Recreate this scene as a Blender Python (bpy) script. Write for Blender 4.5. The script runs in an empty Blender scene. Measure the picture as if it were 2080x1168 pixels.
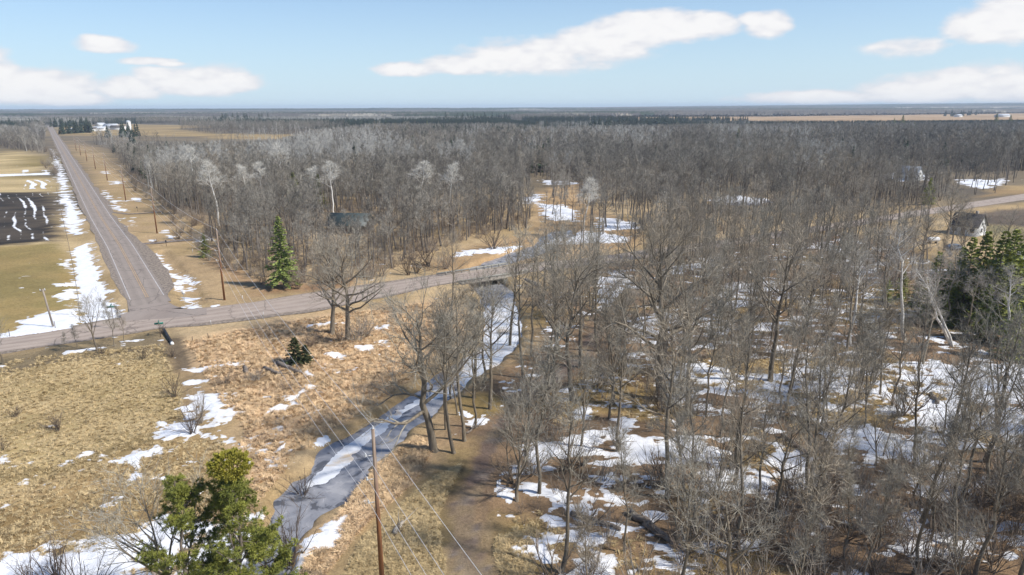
import bpy, math, random
import numpy as np

# ------------------------------------------------------------------ camera
SC = bpy.context.scene
COL = SC.collection
H = 34.0
F = 2080 / 2 / math.tan(math.radians(73.74 / 2))
PIT = math.atan((584 - 217) / F)
ROL = math.radians(0.22)
_r = np.array([1, 0, 0.0]); _u = np.array([0, math.sin(PIT), math.cos(PIT)])
CF = np.array([0, math.cos(PIT), -math.sin(PIT)])
CR = math.cos(ROL) * _r - math.sin(ROL) * _u
CU = math.sin(ROL) * _r + math.cos(ROL) * _u
CP = np.array([0, 0, H])
cam_d = bpy.data.cameras.new('camera')
cam_d.angle = math.radians(73.74); cam_d.clip_start = 0.5; cam_d.clip_end = 40000
cam = bpy.data.objects.new('camera', cam_d); COL.objects.link(cam)
from mathutils import Matrix, Vector
cam.matrix_world = Matrix(((CR[0], CU[0], -CF[0], 0), (CR[1], CU[1], -CF[1], 0), (CR[2], CU[2], -CF[2], H), (0, 0, 0, 1)))
SC.camera = cam


def G(px, py, z=0.0):
    """ground point (height z) seen at a point of the 2080 x 1168 photograph"""
    d = CF + (px - 1040) / F * CR - (py - 584) / F * CU
    return d * ((z - H) / d[2]) + CP


def G2(px, py):
    return tuple(G(px, py)[:2])


def PG(pts):
    return np.array([G2(*p) for p in pts])


# ------------------------------------------------------------------ sun, sky, exposure
SUN_EL, SUN_AZ = math.radians(44), math.radians(108)     # azimuth clockwise from +Y (view direction)
sd = bpy.data.lights.new('sun', 'SUN'); sd.energy = 3.4; sd.angle = math.radians(4.0); sd.color = (1.0, 0.95, 0.88)
sun = bpy.data.objects.new('sun', sd); COL.objects.link(sun)
_sd = Vector((math.sin(SUN_AZ) * math.cos(SUN_EL), math.cos(SUN_AZ) * math.cos(SUN_EL), math.sin(SUN_EL)))
sun.rotation_euler = _sd.to_track_quat('Z', 'Y').to_euler(); sun.location = (60, -20, 120)

SC.view_settings.view_transform = 'Standard'; SC.view_settings.look = 'None'
SC.view_settings.exposure = 0.76; SC.view_settings.gamma = 1.0; SC.view_settings.use_curve_mapping = False
SC.render.engine = 'CYCLES'
SC.cycles.use_denoising = True
SC.cycles.max_bounces = 5; SC.cycles.diffuse_bounces = 3; SC.cycles.transparent_max_bounces = 8
SC.cycles.volume_bounces = 0
HAZE_D = 0.000105


class NT:
    """small helper for node trees"""
    def __init__(s, tree):
        s.t = tree
    def n(s, typ, ins=None, **kw):
        nd = s.t.nodes.new(typ)
        for k, v in kw.items():
            setattr(nd, k, v)
        for k, v in (ins or {}).items():
            if isinstance(v, bpy.types.NodeSocket):
                s.t.links.new(v, nd.inputs[k])
            else:
                nd.inputs[k].default_value = v
        return nd
    def m(s, op, a, b=None, c=None, clamp=False):
        ins = {0: a}
        if b is not None: ins[1] = b
        if c is not None: ins[2] = c
        return s.n('ShaderNodeMath', ins, operation=op, use_clamp=clamp).outputs[0]
    def mix(s, fac, a, b, blend='MIX'):
        nd = s.n('ShaderNodeMix', None, data_type='RGBA', blend_type=blend)
        for k, v in ((0, fac), (6, a), (7, b)):
            if isinstance(v, bpy.types.NodeSocket): s.t.links.new(v, nd.inputs[k])
            else: nd.inputs[k].default_value = v if not isinstance(v, tuple) or len(v) == 4 else (*v, 1)
        return nd.outputs[2]


world = bpy.data.worlds.new('World'); SC.world = world; world.use_nodes = True
wt = world.node_tree; wt.nodes.clear(); w = NT(wt)
sky = w.n('ShaderNodeTexSky', sky_type='NISHITA', sun_disc=False, sun_elevation=SUN_EL, sun_rotation=SUN_AZ,
          altitude=300, air_density=1.0, dust_density=1.0, ozone_density=1.6)
tc = w.n('ShaderNodeTexCoord')
sep = w.n('ShaderNodeSeparateXYZ', {0: tc.outputs['Generated']})
az = w.m('ARCTAN2', sep.outputs[0], sep.outputs[1])
el = w.m('ARCSINE', sep.outputs[2])
# the same small fair-weather clouds come round again every 90 degrees of the horizon
azw = w.m('WRAP', az, math.radians(45), math.radians(-45))
nz = w.n('ShaderNodeTexNoise', {'Vector': w.n('ShaderNodeCombineXYZ', {0: w.m('MULTIPLY', azw, 9.0), 1: w.m('MULTIPLY', el, 26.0), 2: 3.1}).outputs[0],
                                'Scale': 1.0, 'Detail': 5.0, 'Roughness': 0.55})
nzf = w.n('ShaderNodeTexNoise', {'Vector': w.n('ShaderNodeCombineXYZ', {0: w.m('MULTIPLY', azw, 40.0), 1: w.m('MULTIPLY', el, 90.0), 2: 1.1}).outputs[0],
                                 'Scale': 1.0, 'Detail': 3.0, 'Roughness': 0.5})


def azel(px, py):
    d = CF + (px - 1040) / F * CR - (py - 584) / F * CU
    d = d / np.linalg.norm(d)
    return math.atan2(d[0], d[1]), math.asin(d[2])


# centre x, y, half width, half height up, half height down   (degrees come from the photograph)
CLOUDS = [(218, 96, 68, 24, 14), (190, 90, 35, 20, 12), (300, 124, 66, 9, 9), (345, 130, 40, 7, 7), (400, 168, 135, 40, 24), (320, 150, 55, 18, 22), (470, 172, 65, 26, 18),
          (70, 180, 150, 52, 34), (0, 150, 60, 40, 40), (130, 200, 120, 18, 18), (260, 186, 68, 36, 20), (-80, 150, 120, 90, 60),
          (830, 140, 70, 16, 16), (930, 132, 90, 24, 20), (1080, 120, 170, 50, 32), (1200, 100, 140, 48, 46), (1330, 62, 150, 46, 30), (1440, 54, 75, 40, 26), (1290, 42, 60, 24, 20),
          (1555, 50, 50, 34, 28), (1530, 36, 40, 16, 14), (1830, 97, 100, 24, 24), (2010, 52, 110, 44, 36), (2080, 30, 120, 60, 55), (2050, 180, 190, 58, 40), (1880, 190, 160, 42, 24),
          (1650, 200, 190, 16, 14), (1960, 160, 80, 26, 20)]
best = None; shade = None
for (cx, cy, rx, ru, rd) in CLOUDS:
    a0, e0 = azel(cx, cy); a1, _ = azel(cx + rx, cy); _, e1 = azel(cx, cy - ru); _, e2 = azel(cx, cy + rd)
    dx = w.m('MULTIPLY', w.m('SUBTRACT', azw, a0), 1 / (a1 - a0))
    de = w.m('SUBTRACT', el, e0)
    dy = w.m('MAXIMUM', w.m('MULTIPLY', de, 1 / (e1 - e0)), w.m('MULTIPLY', de, -1 / (e0 - e2)))
    q = w.m('ADD', w.m('MULTIPLY', dx, dx), w.m('MULTIPLY', dy, dy))
    v = w.m('SUBTRACT', 1.0, q)
    best = v if best is None else w.m('SMOOTH_MAX', best, v, 0.25)
dens = w.m('ADD', best, w.m('ADD', w.m('MULTIPLY', w.m('SUBTRACT', nz.outputs[0], 0.5), 2.6), w.m('MULTIPLY', w.m('SUBTRACT', nzf.outputs[0], 0.5), 1.0)))
cov = w.n('ShaderNodeMapRange', {0: dens, 1: -0.30, 2: 0.62, 3: 0.0, 4: 0.93}, interpolation_type='SMOOTHSTEP').outputs[0]
core = w.n('ShaderNodeMapRange', {0: dens, 1: 0.1, 2: 1.1, 3: 0.0, 4: 1.0}, interpolation_type='SMOOTHSTEP').outputs[0]
lump = w.n('ShaderNodeMapRange', {0: w.m('ADD', w.m('MULTIPLY', nzf.outputs[0], 0.7), w.m('MULTIPLY', core, 0.5)), 1: 0.35, 2: 0.85}).outputs[0]
ccol = w.mix(lump, (6.3, 6.25, 6.55, 1), (7.6, 7.45, 7.4, 1))
# pale summer-haze whitening low on the horizon belongs to the air of the sky itself
hz = w.n('ShaderNodeMapRange', {0: el, 1: 0.0, 2: 0.30, 3: 1.0, 4: 0.0}).outputs[0]
skyc = w.mix(w.m('MULTIPLY', w.m('POWER', hz, 1.3), 0.78), w.mix(1.0, sky.outputs[0], (0.64, 0.86, 1.10, 1), 'MULTIPLY'), (5.6, 6.9, 7.9, 1))
allc = w.mix(cov, skyc, ccol)
bg = w.n('ShaderNodeBackground', {0: allc, 1: 0.077})
w.n('ShaderNodeOutputWorld', {0: bg.outputs[0]})

# ------------------------------------------------------------------ helpers: noise, polygons, meshes
_tab = np.random.default_rng(11).random((256, 256)).astype(np.float32)


def vnoise(x, y):
    xi = np.floor(x).astype(np.int64); yi = np.floor(y).astype(np.int64)
    fx = x - xi; fy = y - yi
    fx = fx * fx * (3 - 2 * fx); fy = fy * fy * (3 - 2 * fy)
    a = _tab[xi & 255, yi & 255]; b = _tab[(xi + 1) & 255, yi & 255]
    c = _tab[xi & 255, (yi + 1) & 255]; d = _tab[(xi + 1) & 255, (yi + 1) & 255]
    return (a * (1 - fx) + b * fx) * (1 - fy) + (c * (1 - fx) + d * fx) * fy - 0.5


def fbm(x, y, sc, octv=4, seed=0, rough=0.5):
    """noise in about -0.5..0.5; sc is the largest wavelength in metres"""
    s = 0; a = 1.0; t = 0; f = 1.0 / sc
    for k in range(octv):
        s = s + a * vnoise(x * f + 17.3 * k + seed * 31.7, y * f - 9.1 * k + seed * 13.9)
        t += a; a *= rough; f *= 2.03
    return s / t * 1.5


def sdist(x, y, poly, pad=40.0):
    """signed distance to a closed polygon, positive inside; -pad where far away"""
    out = np.full(x.shape, -pad)
    lo = poly.min(0) - pad; hi = poly.max(0) + pad
    sel = (x > lo[0]) & (x < hi[0]) & (y > lo[1]) & (y < hi[1])
    if not sel.any(): return out
    X = x[sel]; Y = y[sel]
    d = np.full(X.shape, 1e9); ins = np.zeros(X.shape, bool)
    n = len(poly)
    for i in range(n):
        ax, ay = poly[i]; bx, by = poly[(i + 1) % n]
        ex, ey = bx - ax, by - ay
        t = np.clip(((X - ax) * ex + (Y - ay) * ey) / (ex * ex + ey * ey + 1e-12), 0, 1)
        d = np.minimum(d, (X - ax - t * ex) ** 2 + (Y - ay - t * ey) ** 2)
        c = (ay > Y) != (by > Y)
        ins ^= c & (X < (bx - ax) * (Y - ay) / (by - ay + 1e-12) + ax)
    out[sel] = np.where(ins, np.sqrt(d), -np.sqrt(d))
    return out


def ldist(x, y, line, pad=60.0):
    out = np.full(x.shape, pad)
    lo = line.min(0) - pad; hi = line.max(0) + pad
    sel = (x > lo[0]) & (x < hi[0]) & (y > lo[1]) & (y < hi[1])
    X = x[sel]; Y = y[sel]; d = np.full(X.shape, 1e9)
    for i in range(len(line) - 1):
        ax, ay = line[i]; bx, by = line[i + 1]; ex, ey = bx - ax, by - ay
        t = np.clip(((X - ax) * ex + (Y - ay) * ey) / (ex * ex + ey * ey + 1e-12), 0, 1)
        d = np.minimum(d, (X - ax - t * ex) ** 2 + (Y - ay - t * ey) ** 2)
    out[sel] = np.sqrt(d)
    return out


def sstep(v, a, b):
    t = np.clip((v - a) / (b - a), 0, 1)
    return t * t * (3 - 2 * t)


def mesh_np(name, v, quads=None, tris=None, mat=None, smooth=False, attrs=None, matidx=None):
    v = np.ascontiguousarray(v, np.float32)
    me = bpy.data.meshes.new(name)
    nq = 0 if quads is None else len(quads); ntr = 0 if tris is None else len(tris)
    me.vertices.add(len(v)); me.vertices.foreach_set('co', v.ravel())
    nl = nq * 4 + ntr * 3
    me.loops.add(nl)
    li = []
    if nq: li.append(np.asarray(quads).ravel())
    if ntr: li.append(np.asarray(tris).ravel())
    me.loops.foreach_set('vertex_index', np.concatenate(li).astype(np.int32))
    me.polygons.add(nq + ntr)
    st = np.concatenate([np.arange(nq) * 4, nq * 4 + np.arange(ntr) * 3]).astype(np.int32)
    me.polygons.foreach_set('loop_start', st)
    if matidx is not None: me.polygons.foreach_set('material_index', np.asarray(matidx, np.int32))
    if smooth: me.polygons.foreach_set('use_smooth', np.ones(nq + ntr, bool))
    for k, (typ, dat) in (attrs or {}).items():
        a = me.attributes.new(k, typ, 'POINT')
        a.data.foreach_set('color' if typ == 'FLOAT_COLOR' else 'value', np.ascontiguousarray(dat, np.float32).ravel())
    me.update(calc_edges=True); me.validate()
    for m in (mat if isinstance(mat, (list, tuple)) else [mat]):
        if m: me.materials.append(m)
    return me


def link(name, me, parent=None, loc=None, **props):
    o = bpy.data.objects.new(name, me); COL.objects.link(o)
    if parent: o.parent = parent
    if loc is not None: o.location = loc
    for k, v in props.items(): o[k] = v
    return o


def empty(name, loc, rz=0.0, **props):
    o = bpy.data.objects.new(name, None); COL.objects.link(o)
    o.location = loc; o.rotation_euler = (0, 0, rz); o.empty_display_size = 0.3
    for k, v in props.items(): o[k] = v
    return o


def mat_new(name):
    m = bpy.data.materials.new(name); m.use_nodes = True
    t = m.node_tree; t.nodes.clear()
    return m, NT(t)


def simple_mat(name, col, rough=0.8, var=0.15, scale=8.0, obj_var=0.0, bump=0.0, metal=0.0, col2=None, spec=0.3, stretch=(1, 1, 1), detail=4.0, place=False):
    m, n = mat_new(name)
    tc = n.n('ShaderNodeTexCoord')
    mp = n.n('ShaderNodeMapping', {0: n.n('ShaderNodeNewGeometry').outputs['Position'] if place else tc.outputs['Object'], 'Scale': stretch})
    nz = n.n('ShaderNodeTexNoise', {'Vector': mp.outputs[0], 'Scale': scale, 'Detail': detail, 'Roughness': 0.6})
    c2 = col2 or tuple(c * (1 - 2.2 * var) for c in col)
    c1 = tuple(min(1, c * (1 + var)) for c in col) if col2 is None else col
    f = n.n('ShaderNodeMapRange', {0: nz.outputs[0], 1: 0.32, 2: 0.68})
    c = n.mix(f.outputs[0], (*c2, 1), (*c1, 1))
    if obj_var:
        oi = n.n('ShaderNodeObjectInfo')
        k = n.m('ADD', n.m('MULTIPLY', oi.outputs['Random'], obj_var * 2), 1 - obj_var)
        kc = n.n('ShaderNodeCombineXYZ', {0: k, 1: k, 2: k})
        c = n.mix(1.0, c, kc.outputs[0], 'MULTIPLY')
    b = n.n('ShaderNodeBsdfPrincipled', {'Base Color': c, 'Roughness': rough, 'Metallic': metal, 'Specular IOR Level': spec})
    if bump:
        bp = n.n('ShaderNodeBump', {'Height': nz.outputs[0], 'Strength': bump, 'Distance': 0.1})
        n.t.links.new(bp.outputs[0], b.inputs['Normal'])
    n.n('ShaderNodeOutputMaterial', {0: b.outputs[0]})
    return m


# ------------------------------------------------------------------ lie of the land (points are read off the photograph)
ROAD_C = PG([(299, 604), (244, 500), (204, 440), (142.5, 330), (111, 275), (104.5, 263), (100.5, 255.5)])
# cross road: far edge and near edge
CR_FAR = PG([(-260, 727), (0, 687), (74, 678), (162, 664), (216, 651), (290, 642), (350, 634), (402, 628.5), (520, 614), (628, 595.5), (741, 584), (828, 573.5), (913, 563), (1040, 547), (1200, 525), (1330, 506), (1440, 493), (1700, 453), (1980, 410), (2080, 394), (2200, 378)])
CR_NEAR = PG([(-260, 757), (0, 715), (74, 705), (162, 693), (253, 677), (300, 670), (337, 664), (388, 660), (520, 643), (638, 629), (741, 612), (828, 597), (913, 581), (1040, 563), (1200, 540), (1330, 519), (1440, 505), (1700, 464), (1980, 421), (2080, 406), (2200, 391)])
CR_C = (CR_FAR + CR_NEAR) / 2
STREAM_L = PG([(1160, 461), (1118, 466), (1096, 478), (1084, 492), (1050, 505), (998, 522), (950, 540), (962, 575), (972, 602), (986, 640), (984, 690), (948, 720), (896, 746), (850, 778), (800, 812), (770, 832), (740, 850), (700, 875), (650, 903), (620, 945), (580, 965), (560, 1000), (540, 1060), (520, 1110), (480, 1168), (380, 1290)])
STREAM_R = PG([(1168, 474), (1140, 486), (1115, 506), (1075, 522), (1010, 542), (1000, 553), (1030, 575), (1046, 602), (1054, 640), (1056, 685), (1004, 734), (954, 768), (914, 800), (870, 842), (840, 860), (815, 884), (790, 892), (770, 920), (740, 960), (715, 985), (690, 1010), (650, 1040), (620, 1070), (600, 1100), (580, 1130), (556, 1168), (500, 1290)])
STREAM = np.vstack([STREAM_L, STREAM_R[::-1]])
PATH_C = PG([(985, 1250), (965, 1168), (945, 1100), (938, 1040), (965, 975), (985, 930), (1005, 885), (1055, 830), (1100, 790), (1150, 750), (1190, 700), (1225, 665), (1260, 628), (1290, 590)])
WATER_Z = -0.8


def stream_sd(x, y):
    return sdist(x, y, STREAM, 12.0)


def road_d(x, y):
    return np.minimum(ldist(x, y, ROAD_C, 30.0), ldist(x, y, CR_C, 30.0))


MARSH = PG([(340, 690), (640, 640), (900, 610), (965, 640), (950, 690), (900, 720), (840, 760), (780, 800), (700, 850), (620, 900), (560, 960), (540, 1040), (500, 1110), (380, 1168), (100, 1168), (-100, 1168), (-100, 900), (200, 940), (330, 890), (430, 840)])
MARSH2 = PG([(600, 1168), (660, 1090), (740, 1000), (790, 930), (840, 880), (870, 870), (860, 930), (830, 980), (780, 1080), (700, 1168)])
DITCH_R = PG([(322, 512), (350, 545), (378, 580), (392, 612)])
DITCH_L = PG([(105, 300), (118, 352), (138, 430), (158, 520), (185, 600), (205, 650)])


BR_C = np.array(G2(994, 570))


def rise(x, y):
    """the cross road climbs a little to the bridge"""
    return 0.65 * (1 - sstep(np.hypot(x - BR_C[0], y - BR_C[1]), 9, 36))


def height(x, y):
    r = np.hypot(x, y)
    h = fbm(x, y, 60, 3, 1) * 0.7 * sstep(r, 30, 90)
    rd = road_d(x, y)
    h = h * sstep(rd, 6, 20)
    # hummocks of the meadow
    m = np.maximum(sstep(sdist(x, y, MARSH, 10), -3, 2), sstep(sdist(x, y, MARSH2, 10), -2, 1))
    hum = fbm(x, y, 2.6, 3, 2, 0.55)
    hum2 = np.abs(fbm(x, y, 1.7, 2, 5))
    near = 1 - sstep(r, 150, 260)
    h = h + near * sstep(rd, 5, 9) * (0.20 * hum + (0.27 * hum + 0.20 * (0.25 - hum2)) * m)
    # ditches
    h = h - 0.55 * (1 - sstep(ldist(x, y, DITCH_R, 8), 0.6, 2.6)) - 0.5 * (1 - sstep(ldist(x, y, DITCH_L, 10), 1.0, 4.0))
    # road banks
    h = h - 0.12 + 0.12 * (1 - sstep(rd, 4.5, 9))
    h = h + rise(x, y) * (1 - sstep(rd, 4.0, 9.0))
    # track
    pd = ldist(x, y, PATH_C, 8)
    h = h * (0.25 + 0.75 * sstep(pd, 1.0, 2.6)) - 0.08 * (1 - sstep(pd, 0.9, 2.0))
    # stream bed
    w = fbm(x, y, 5.0, 3, 9) + 0.75 * fbm(x, y, 1.7, 2, 10)
    s = stream_sd(x, y) + w * 1.1
    bank = sstep(s, -0.9, 0.5)
    h = h * (1 - bank) + bank * (-1.2)
    h = np.where(s > -4, np.minimum(h, np.where(s > 0.5, -1.2, h)), h)
    # far country: gentle swells, a low ridge to the right
    far = sstep(r, 1500, 6000)
    h = h + far * (fbm(x, y, 5200, 4, 3) * 26 + 9 * sstep(x, 500, 6500) * sstep(r, 5000, 9000) * 3.0)
    return h


# ------------------------------------------------------------------ ground
def glines(lo, a, b, hi, st, g):
    mid = list(np.arange(a, b, st)); out = []; v = mid[-1]; d = st
    while v < hi: d = d * (1 + g) ; d = min(d, 160); v += d; out.append(v)
    outl = []; v = mid[0]; d = st
    while v > lo: d = d * (1 + g); d = min(d, 160); v -= d; outl.append(v)
    return np.array(outl[::-1] + mid + out)


GX = glines(-10500, -85, 95, 10500, 0.55, 0.055)
GY = glines(-60, 34, 150, 14000, 0.55, 0.028)
gx, gy = np.meshgrid(GX, GY)
gz = height(gx.ravel(), gy.ravel()).reshape(gx.shape)


def ground_z(x, y):
    """height of the ground mesh itself (bilinear)"""
    x = np.asarray(x, float); y = np.asarray(y, float)
    i = np.clip(np.searchsorted(GX, x) - 1, 0, len(GX) - 2); j = np.clip(np.searchsorted(GY, y) - 1, 0, len(GY) - 2)
    fx = np.clip((x - GX[i]) / (GX[i + 1] - GX[i]), 0, 1); fy = np.clip((y - GY[j]) / (GY[j + 1] - GY[j]), 0, 1)
    return (gz[j, i] * (1 - fx) + gz[j, i + 1] * fx) * (1 - fy) + (gz[j + 1, i] * (1 - fx) + gz[j + 1, i + 1] * fx) * fy


X = gx.ravel(); Y = gy.ravel()
R_ = np.hypot(X, Y)
WX = X + fbm(X, Y, 9, 3, 21) * 3.2 + fbm(X, Y, 1.6, 2, 22) * 0.8
WY = Y + fbm(X, Y, 9, 3, 23) * 3.2 + fbm(X, Y, 1.6, 2, 24) * 0.8
# warp grows with distance so that far field edges stay natural
col = np.empty((len(X), 3))


def lay(c, k, c2=None, sc=6.0, seed=0):
    global col
    c = np.array(c)
    if c2 is not None:
        t = sstep(fbm(X, Y, sc, 4, seed), -0.22, 0.22)[:, None]
        c = c * (1 - t) + np.array(c2) * t
    k = k[:, None]
    col = col * (1 - k) + c * k


def poly_k(px, soft=1.5, warp=True):
    p = PG(px)
    s = sdist(WX if warp else X, WY if warp else Y, p, 30)
    return sstep(s, -soft, soft)


STRAW = (0.47, 0.345, 0.20); STRAW2 = (0.37, 0.265, 0.14); OLIVE = (0.38, 0.285, 0.14); OLIVE2 = (0.47, 0.355, 0.19)
LITTER = (0.205, 0.140, 0.088); LITTER2 = (0.285, 0.190, 0.112); PEACH = (0.59, 0.40, 0.23)
lay(STRAW, np.ones(len(X)), STRAW2, 8, 31)
# wooded floor everywhere far away, fields cut into it
lay((0.135, 0.112, 0.085), sstep(R_, 230, 320), (0.19, 0.15, 0.10), 70, 32)
lay((0.075, 0.082, 0.078), sstep(R_, 1100, 1700), (0.155, 0.14, 0.115), 420, 33)
FIELDS = [([(0, 300), (96, 313), (108, 385), (130, 490), (168, 668), (-300, 740), (-600, 500), (-600, 316), (0, 316)], OLIVE2, (0.25, 0.19, 0.08)),
          ([(112, 275), (250, 275), (700, 287), (640, 275), (420, 271), (360, 262), (520, 256), (240, 252), (120, 258)], (0.36, 0.26, 0.13), (0.25, 0.18, 0.09)),
          ([(1085, 243), (1320, 237), (1560, 236), (1950, 231), (2080, 229), (2300, 228), (2300, 243), (2080, 246), (1900, 248), (1700, 250), (1500, 247), (1200, 246)], (0.42, 0.29, 0.17), (0.34, 0.22, 0.12)),
          ([(960, 238), (1100, 234), (1160, 238), (1000, 241)], (0.30, 0.22, 0.13), (0.2, 0.15, 0.1)),
          ([(1940, 228), (2080, 224), (2300, 222), (2300, 226), (2080, 228)], (0.30, 0.22, 0.12), (0.2, 0.15, 0.1))]
for px, c, c2 in FIELDS:
    p = PG(px)
    sc = max(2.0, np.ptp(p[:, 1]) * 0.01)
    lay(c, sstep(sdist(X + fbm(X, Y, 60, 2, 41) * sc * 2, Y + fbm(X, Y, 60, 2, 42) * sc * 4, p, 60), -sc, sc), c2, 25, 43)
# verge east of the main road
lay((0.335, 0.24, 0.125), poly_k([(112, 262), (130, 285), (190, 300), (260, 352), (330, 415), (410, 485), (455, 525), (505, 568), (560, 585), (640, 578), (640, 594), (520, 614), (402, 628), (352, 630), (270, 500), (160, 330), (118, 272)], 2.5), (0.39, 0.275, 0.155), 7, 44)
lay((0.36, 0.23, 0.13), poly_k([(420, 500), (500, 560), (560, 578), (720, 565), (720, 578), (640, 592), (520, 600), (440, 540)], 2.0), (0.28, 0.17, 0.095), 4, 45)
# mown field on the left and the ploughed beds
lay((0.32, 0.232, 0.098), poly_k([(-400, 520), (0, 500), (124, 492), (150, 575), (164, 655), (-300, 735)], 1.2), (0.26, 0.20, 0.082), 9, 46)
BED = PG([(-120, 394), (0, 392), (106, 390), (121, 487), (0, 499), (-150, 512)])
kb = sstep(sdist(X + fbm(X, Y, 3, 3, 47) * 2.2, Y + fbm(X, Y, 3, 3, 48) * 5, BED, 20), -1.2, 1.2)
lay((0.036, 0.031, 0.028), kb, (0.085, 0.068, 0.052), 5, 49)
# meadow
lay(OLIVE2, poly_k([(-300, 760), (0, 725), (170, 705), (345, 690), (372, 745), (400, 840), (320, 880), (200, 940), (0, 1010), (-200, 1090)], 2.0), OLIVE, 5, 50)
lay((0.34, 0.235, 0.115), poly_k([(-300, 1090), (0, 1010), (200, 940), (320, 890), (420, 870), (560, 960), (500, 1110), (380, 1168), (-300, 1300)], 3.0), (0.25, 0.17, 0.078), 5, 51)
lay((0.215, 0.165, 0.10), poly_k([(-200, 750), (0, 716), (170, 698), (330, 668), (352, 690), (368, 745), (340, 728), (170, 722), (0, 752)], 2.0), (0.16, 0.125, 0.075), 4, 52)
lay(PEACH, poly_k([(360, 690), (640, 638), (900, 606), (968, 640), (955, 690), (900, 720), (840, 760), (780, 800), (700, 850), (620, 900), (560, 960), (500, 1000), (480, 880), (500, 850), (420, 800), (390, 750)], 2.0), (0.46, 0.325, 0.19), 5, 53)
lay((0.215, 0.145, 0.082), poly_k([(400, 760), (440, 745), (510, 740), (600, 745), (610, 770), (560, 790), (480, 800), (440, 800)], 1.6), (0.30, 0.20, 0.11), 3, 54)
lay(PEACH, poly_k([(560, 1168), (660, 1060), (740, 990), (800, 905), (850, 880), (880, 900), (870, 960), (800, 1010), (730, 1090), (660, 1168)], 1.8), (0.46, 0.325, 0.19), 4, 55)
lay((0.275, 0.20, 0.088), poly_k([(640, 1190), (720, 1080), (800, 1010), (870, 960), (960, 900), (985, 920), (940, 1000), (920, 1080), (950, 1190)], 1.8), (0.20, 0.152, 0.066), 4, 56)
# wood floor right of the stream
WOODR = [(1062, 600), (1200, 545), (1440, 508), (1600, 484), (1700, 470), (1880, 520), (2300, 540), (2600, 1300), (1000, 1300), (965, 1168), (950, 1090), (930, 1010), (985, 900), (900, 905), (870, 880), (900, 830), (960, 790), (1020, 740), (1075, 690), (1068, 640)]
kw = poly_k(WOODR, 1.8)
lay(LITTER, kw, LITTER2, 5, 57)
gold = kw * sstep(fbm(X, Y, 11, 3, 58), 0.02, 0.22)
lay((0.34, 0.235, 0.10), gold * 0.8, (0.26, 0.19, 0.075), 4, 59)
lay((0.30, 0.215, 0.085), poly_k([(970, 1190), (975, 1090), (1000, 1040), (1100, 1050), (1090, 1190)], 1.4) * 0.8, (0.22, 0.165, 0.07), 3, 60)
# marsh grass along the upper stream
lay((0.44, 0.30, 0.165), poly_k([(830, 545), (900, 525), (960, 495), (1060, 480), (1090, 455), (1085, 420), (1110, 380), (1180, 368), (1190, 420), (1260, 440), (1300, 470), (1290, 500), (1200, 520), (1080, 535), (1000, 548), (930, 556)], 2.0), (0.35, 0.23, 0.12), 6, 61)
# right-hand fields beyond the wood
lay((0.40, 0.285, 0.155), poly_k([(1930, 432), (1990, 424), (2080, 410), (2300, 380), (2300, 400), (2080, 424), (1990, 436)], 1.2), (0.33, 0.23, 0.11), 6, 62)
lay((0.115, 0.088, 0.068), poly_k([(1965, 445), (2000, 432), (2080, 420), (2300, 395), (2400, 480), (2080, 462), (2000, 455)], 1.2), (0.15, 0.115, 0.085), 8, 63)
lay((0.27, 0.225, 0.115), poly_k([(1985, 456), (2080, 462), (2400, 482), (2400, 540), (2080, 520), (2010, 500)], 1.2), (0.33, 0.26, 0.13), 8, 64)
lay((0.36, 0.255, 0.13), poly_k([(1990, 400), (2040, 378), (2080, 376), (2300, 360), (2300, 375), (2080, 394)], 1.2), (0.28, 0.19, 0.1), 8, 65)
for ln, c_, wd_ in (([(-60, 985), (0, 970), (120, 946), (230, 916), (310, 886)], (0.21, 0.155, 0.075), 0.5), ([(345, 690), (372, 750), (392, 810), (402, 850)], (0.27, 0.19, 0.105), 0.7), ([(352, 690), (366, 715), (376, 742)], (0.13, 0.10, 0.07), 0.8), ([(0, 752), (90, 735), (170, 722), (250, 712)], (0.15, 0.115, 0.075), 0.45), ([(10, 1075), (120, 1040), (260, 1010)], (0.22, 0.155, 0.08), 0.5)):
    lay(c_, 0.8 * (1 - sstep(ldist(X * 0.7 + WX * 0.3, Y * 0.7 + WY * 0.3, PG(ln), 8), wd_ * 0.5, wd_ * 1.6)))
# bare earth along the two-wheel track
lay((0.18, 0.128, 0.10), 1 - sstep(ldist(WX * 0.35 + X * 0.65, WY * 0.35 + Y * 0.65, PATH_C, 8), 0.72, 1.1), (0.24, 0.195, 0.16), 2.5, 66)
pd_ = ldist(X, Y, PATH_C, 8)
lay((0.125, 0.085, 0.066), np.exp(-((pd_ - 0.6 - 0.15 * fbm(X, Y, 4, 2, 74)) / 0.28) ** 2) * 0.75)
lay((0.27, 0.20, 0.12), np.exp(-(pd_ / 0.3) ** 2) * sstep(fbm(X, Y, 3, 3, 75), 0, 0.2) * 0.7)
# stream bed and dark wet banks
ss = stream_sd(X, Y) + fbm(X, Y, 5.0, 3, 9) * 0.9
lay((0.085, 0.066, 0.05), sstep(ss, 0.0, 0.7))
col = col * (1 + 0.22 * fbm(X, Y, 3.0, 3, 67) + 0.16 * fbm(X, Y, 30, 2, 68))[:, None]

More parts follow.
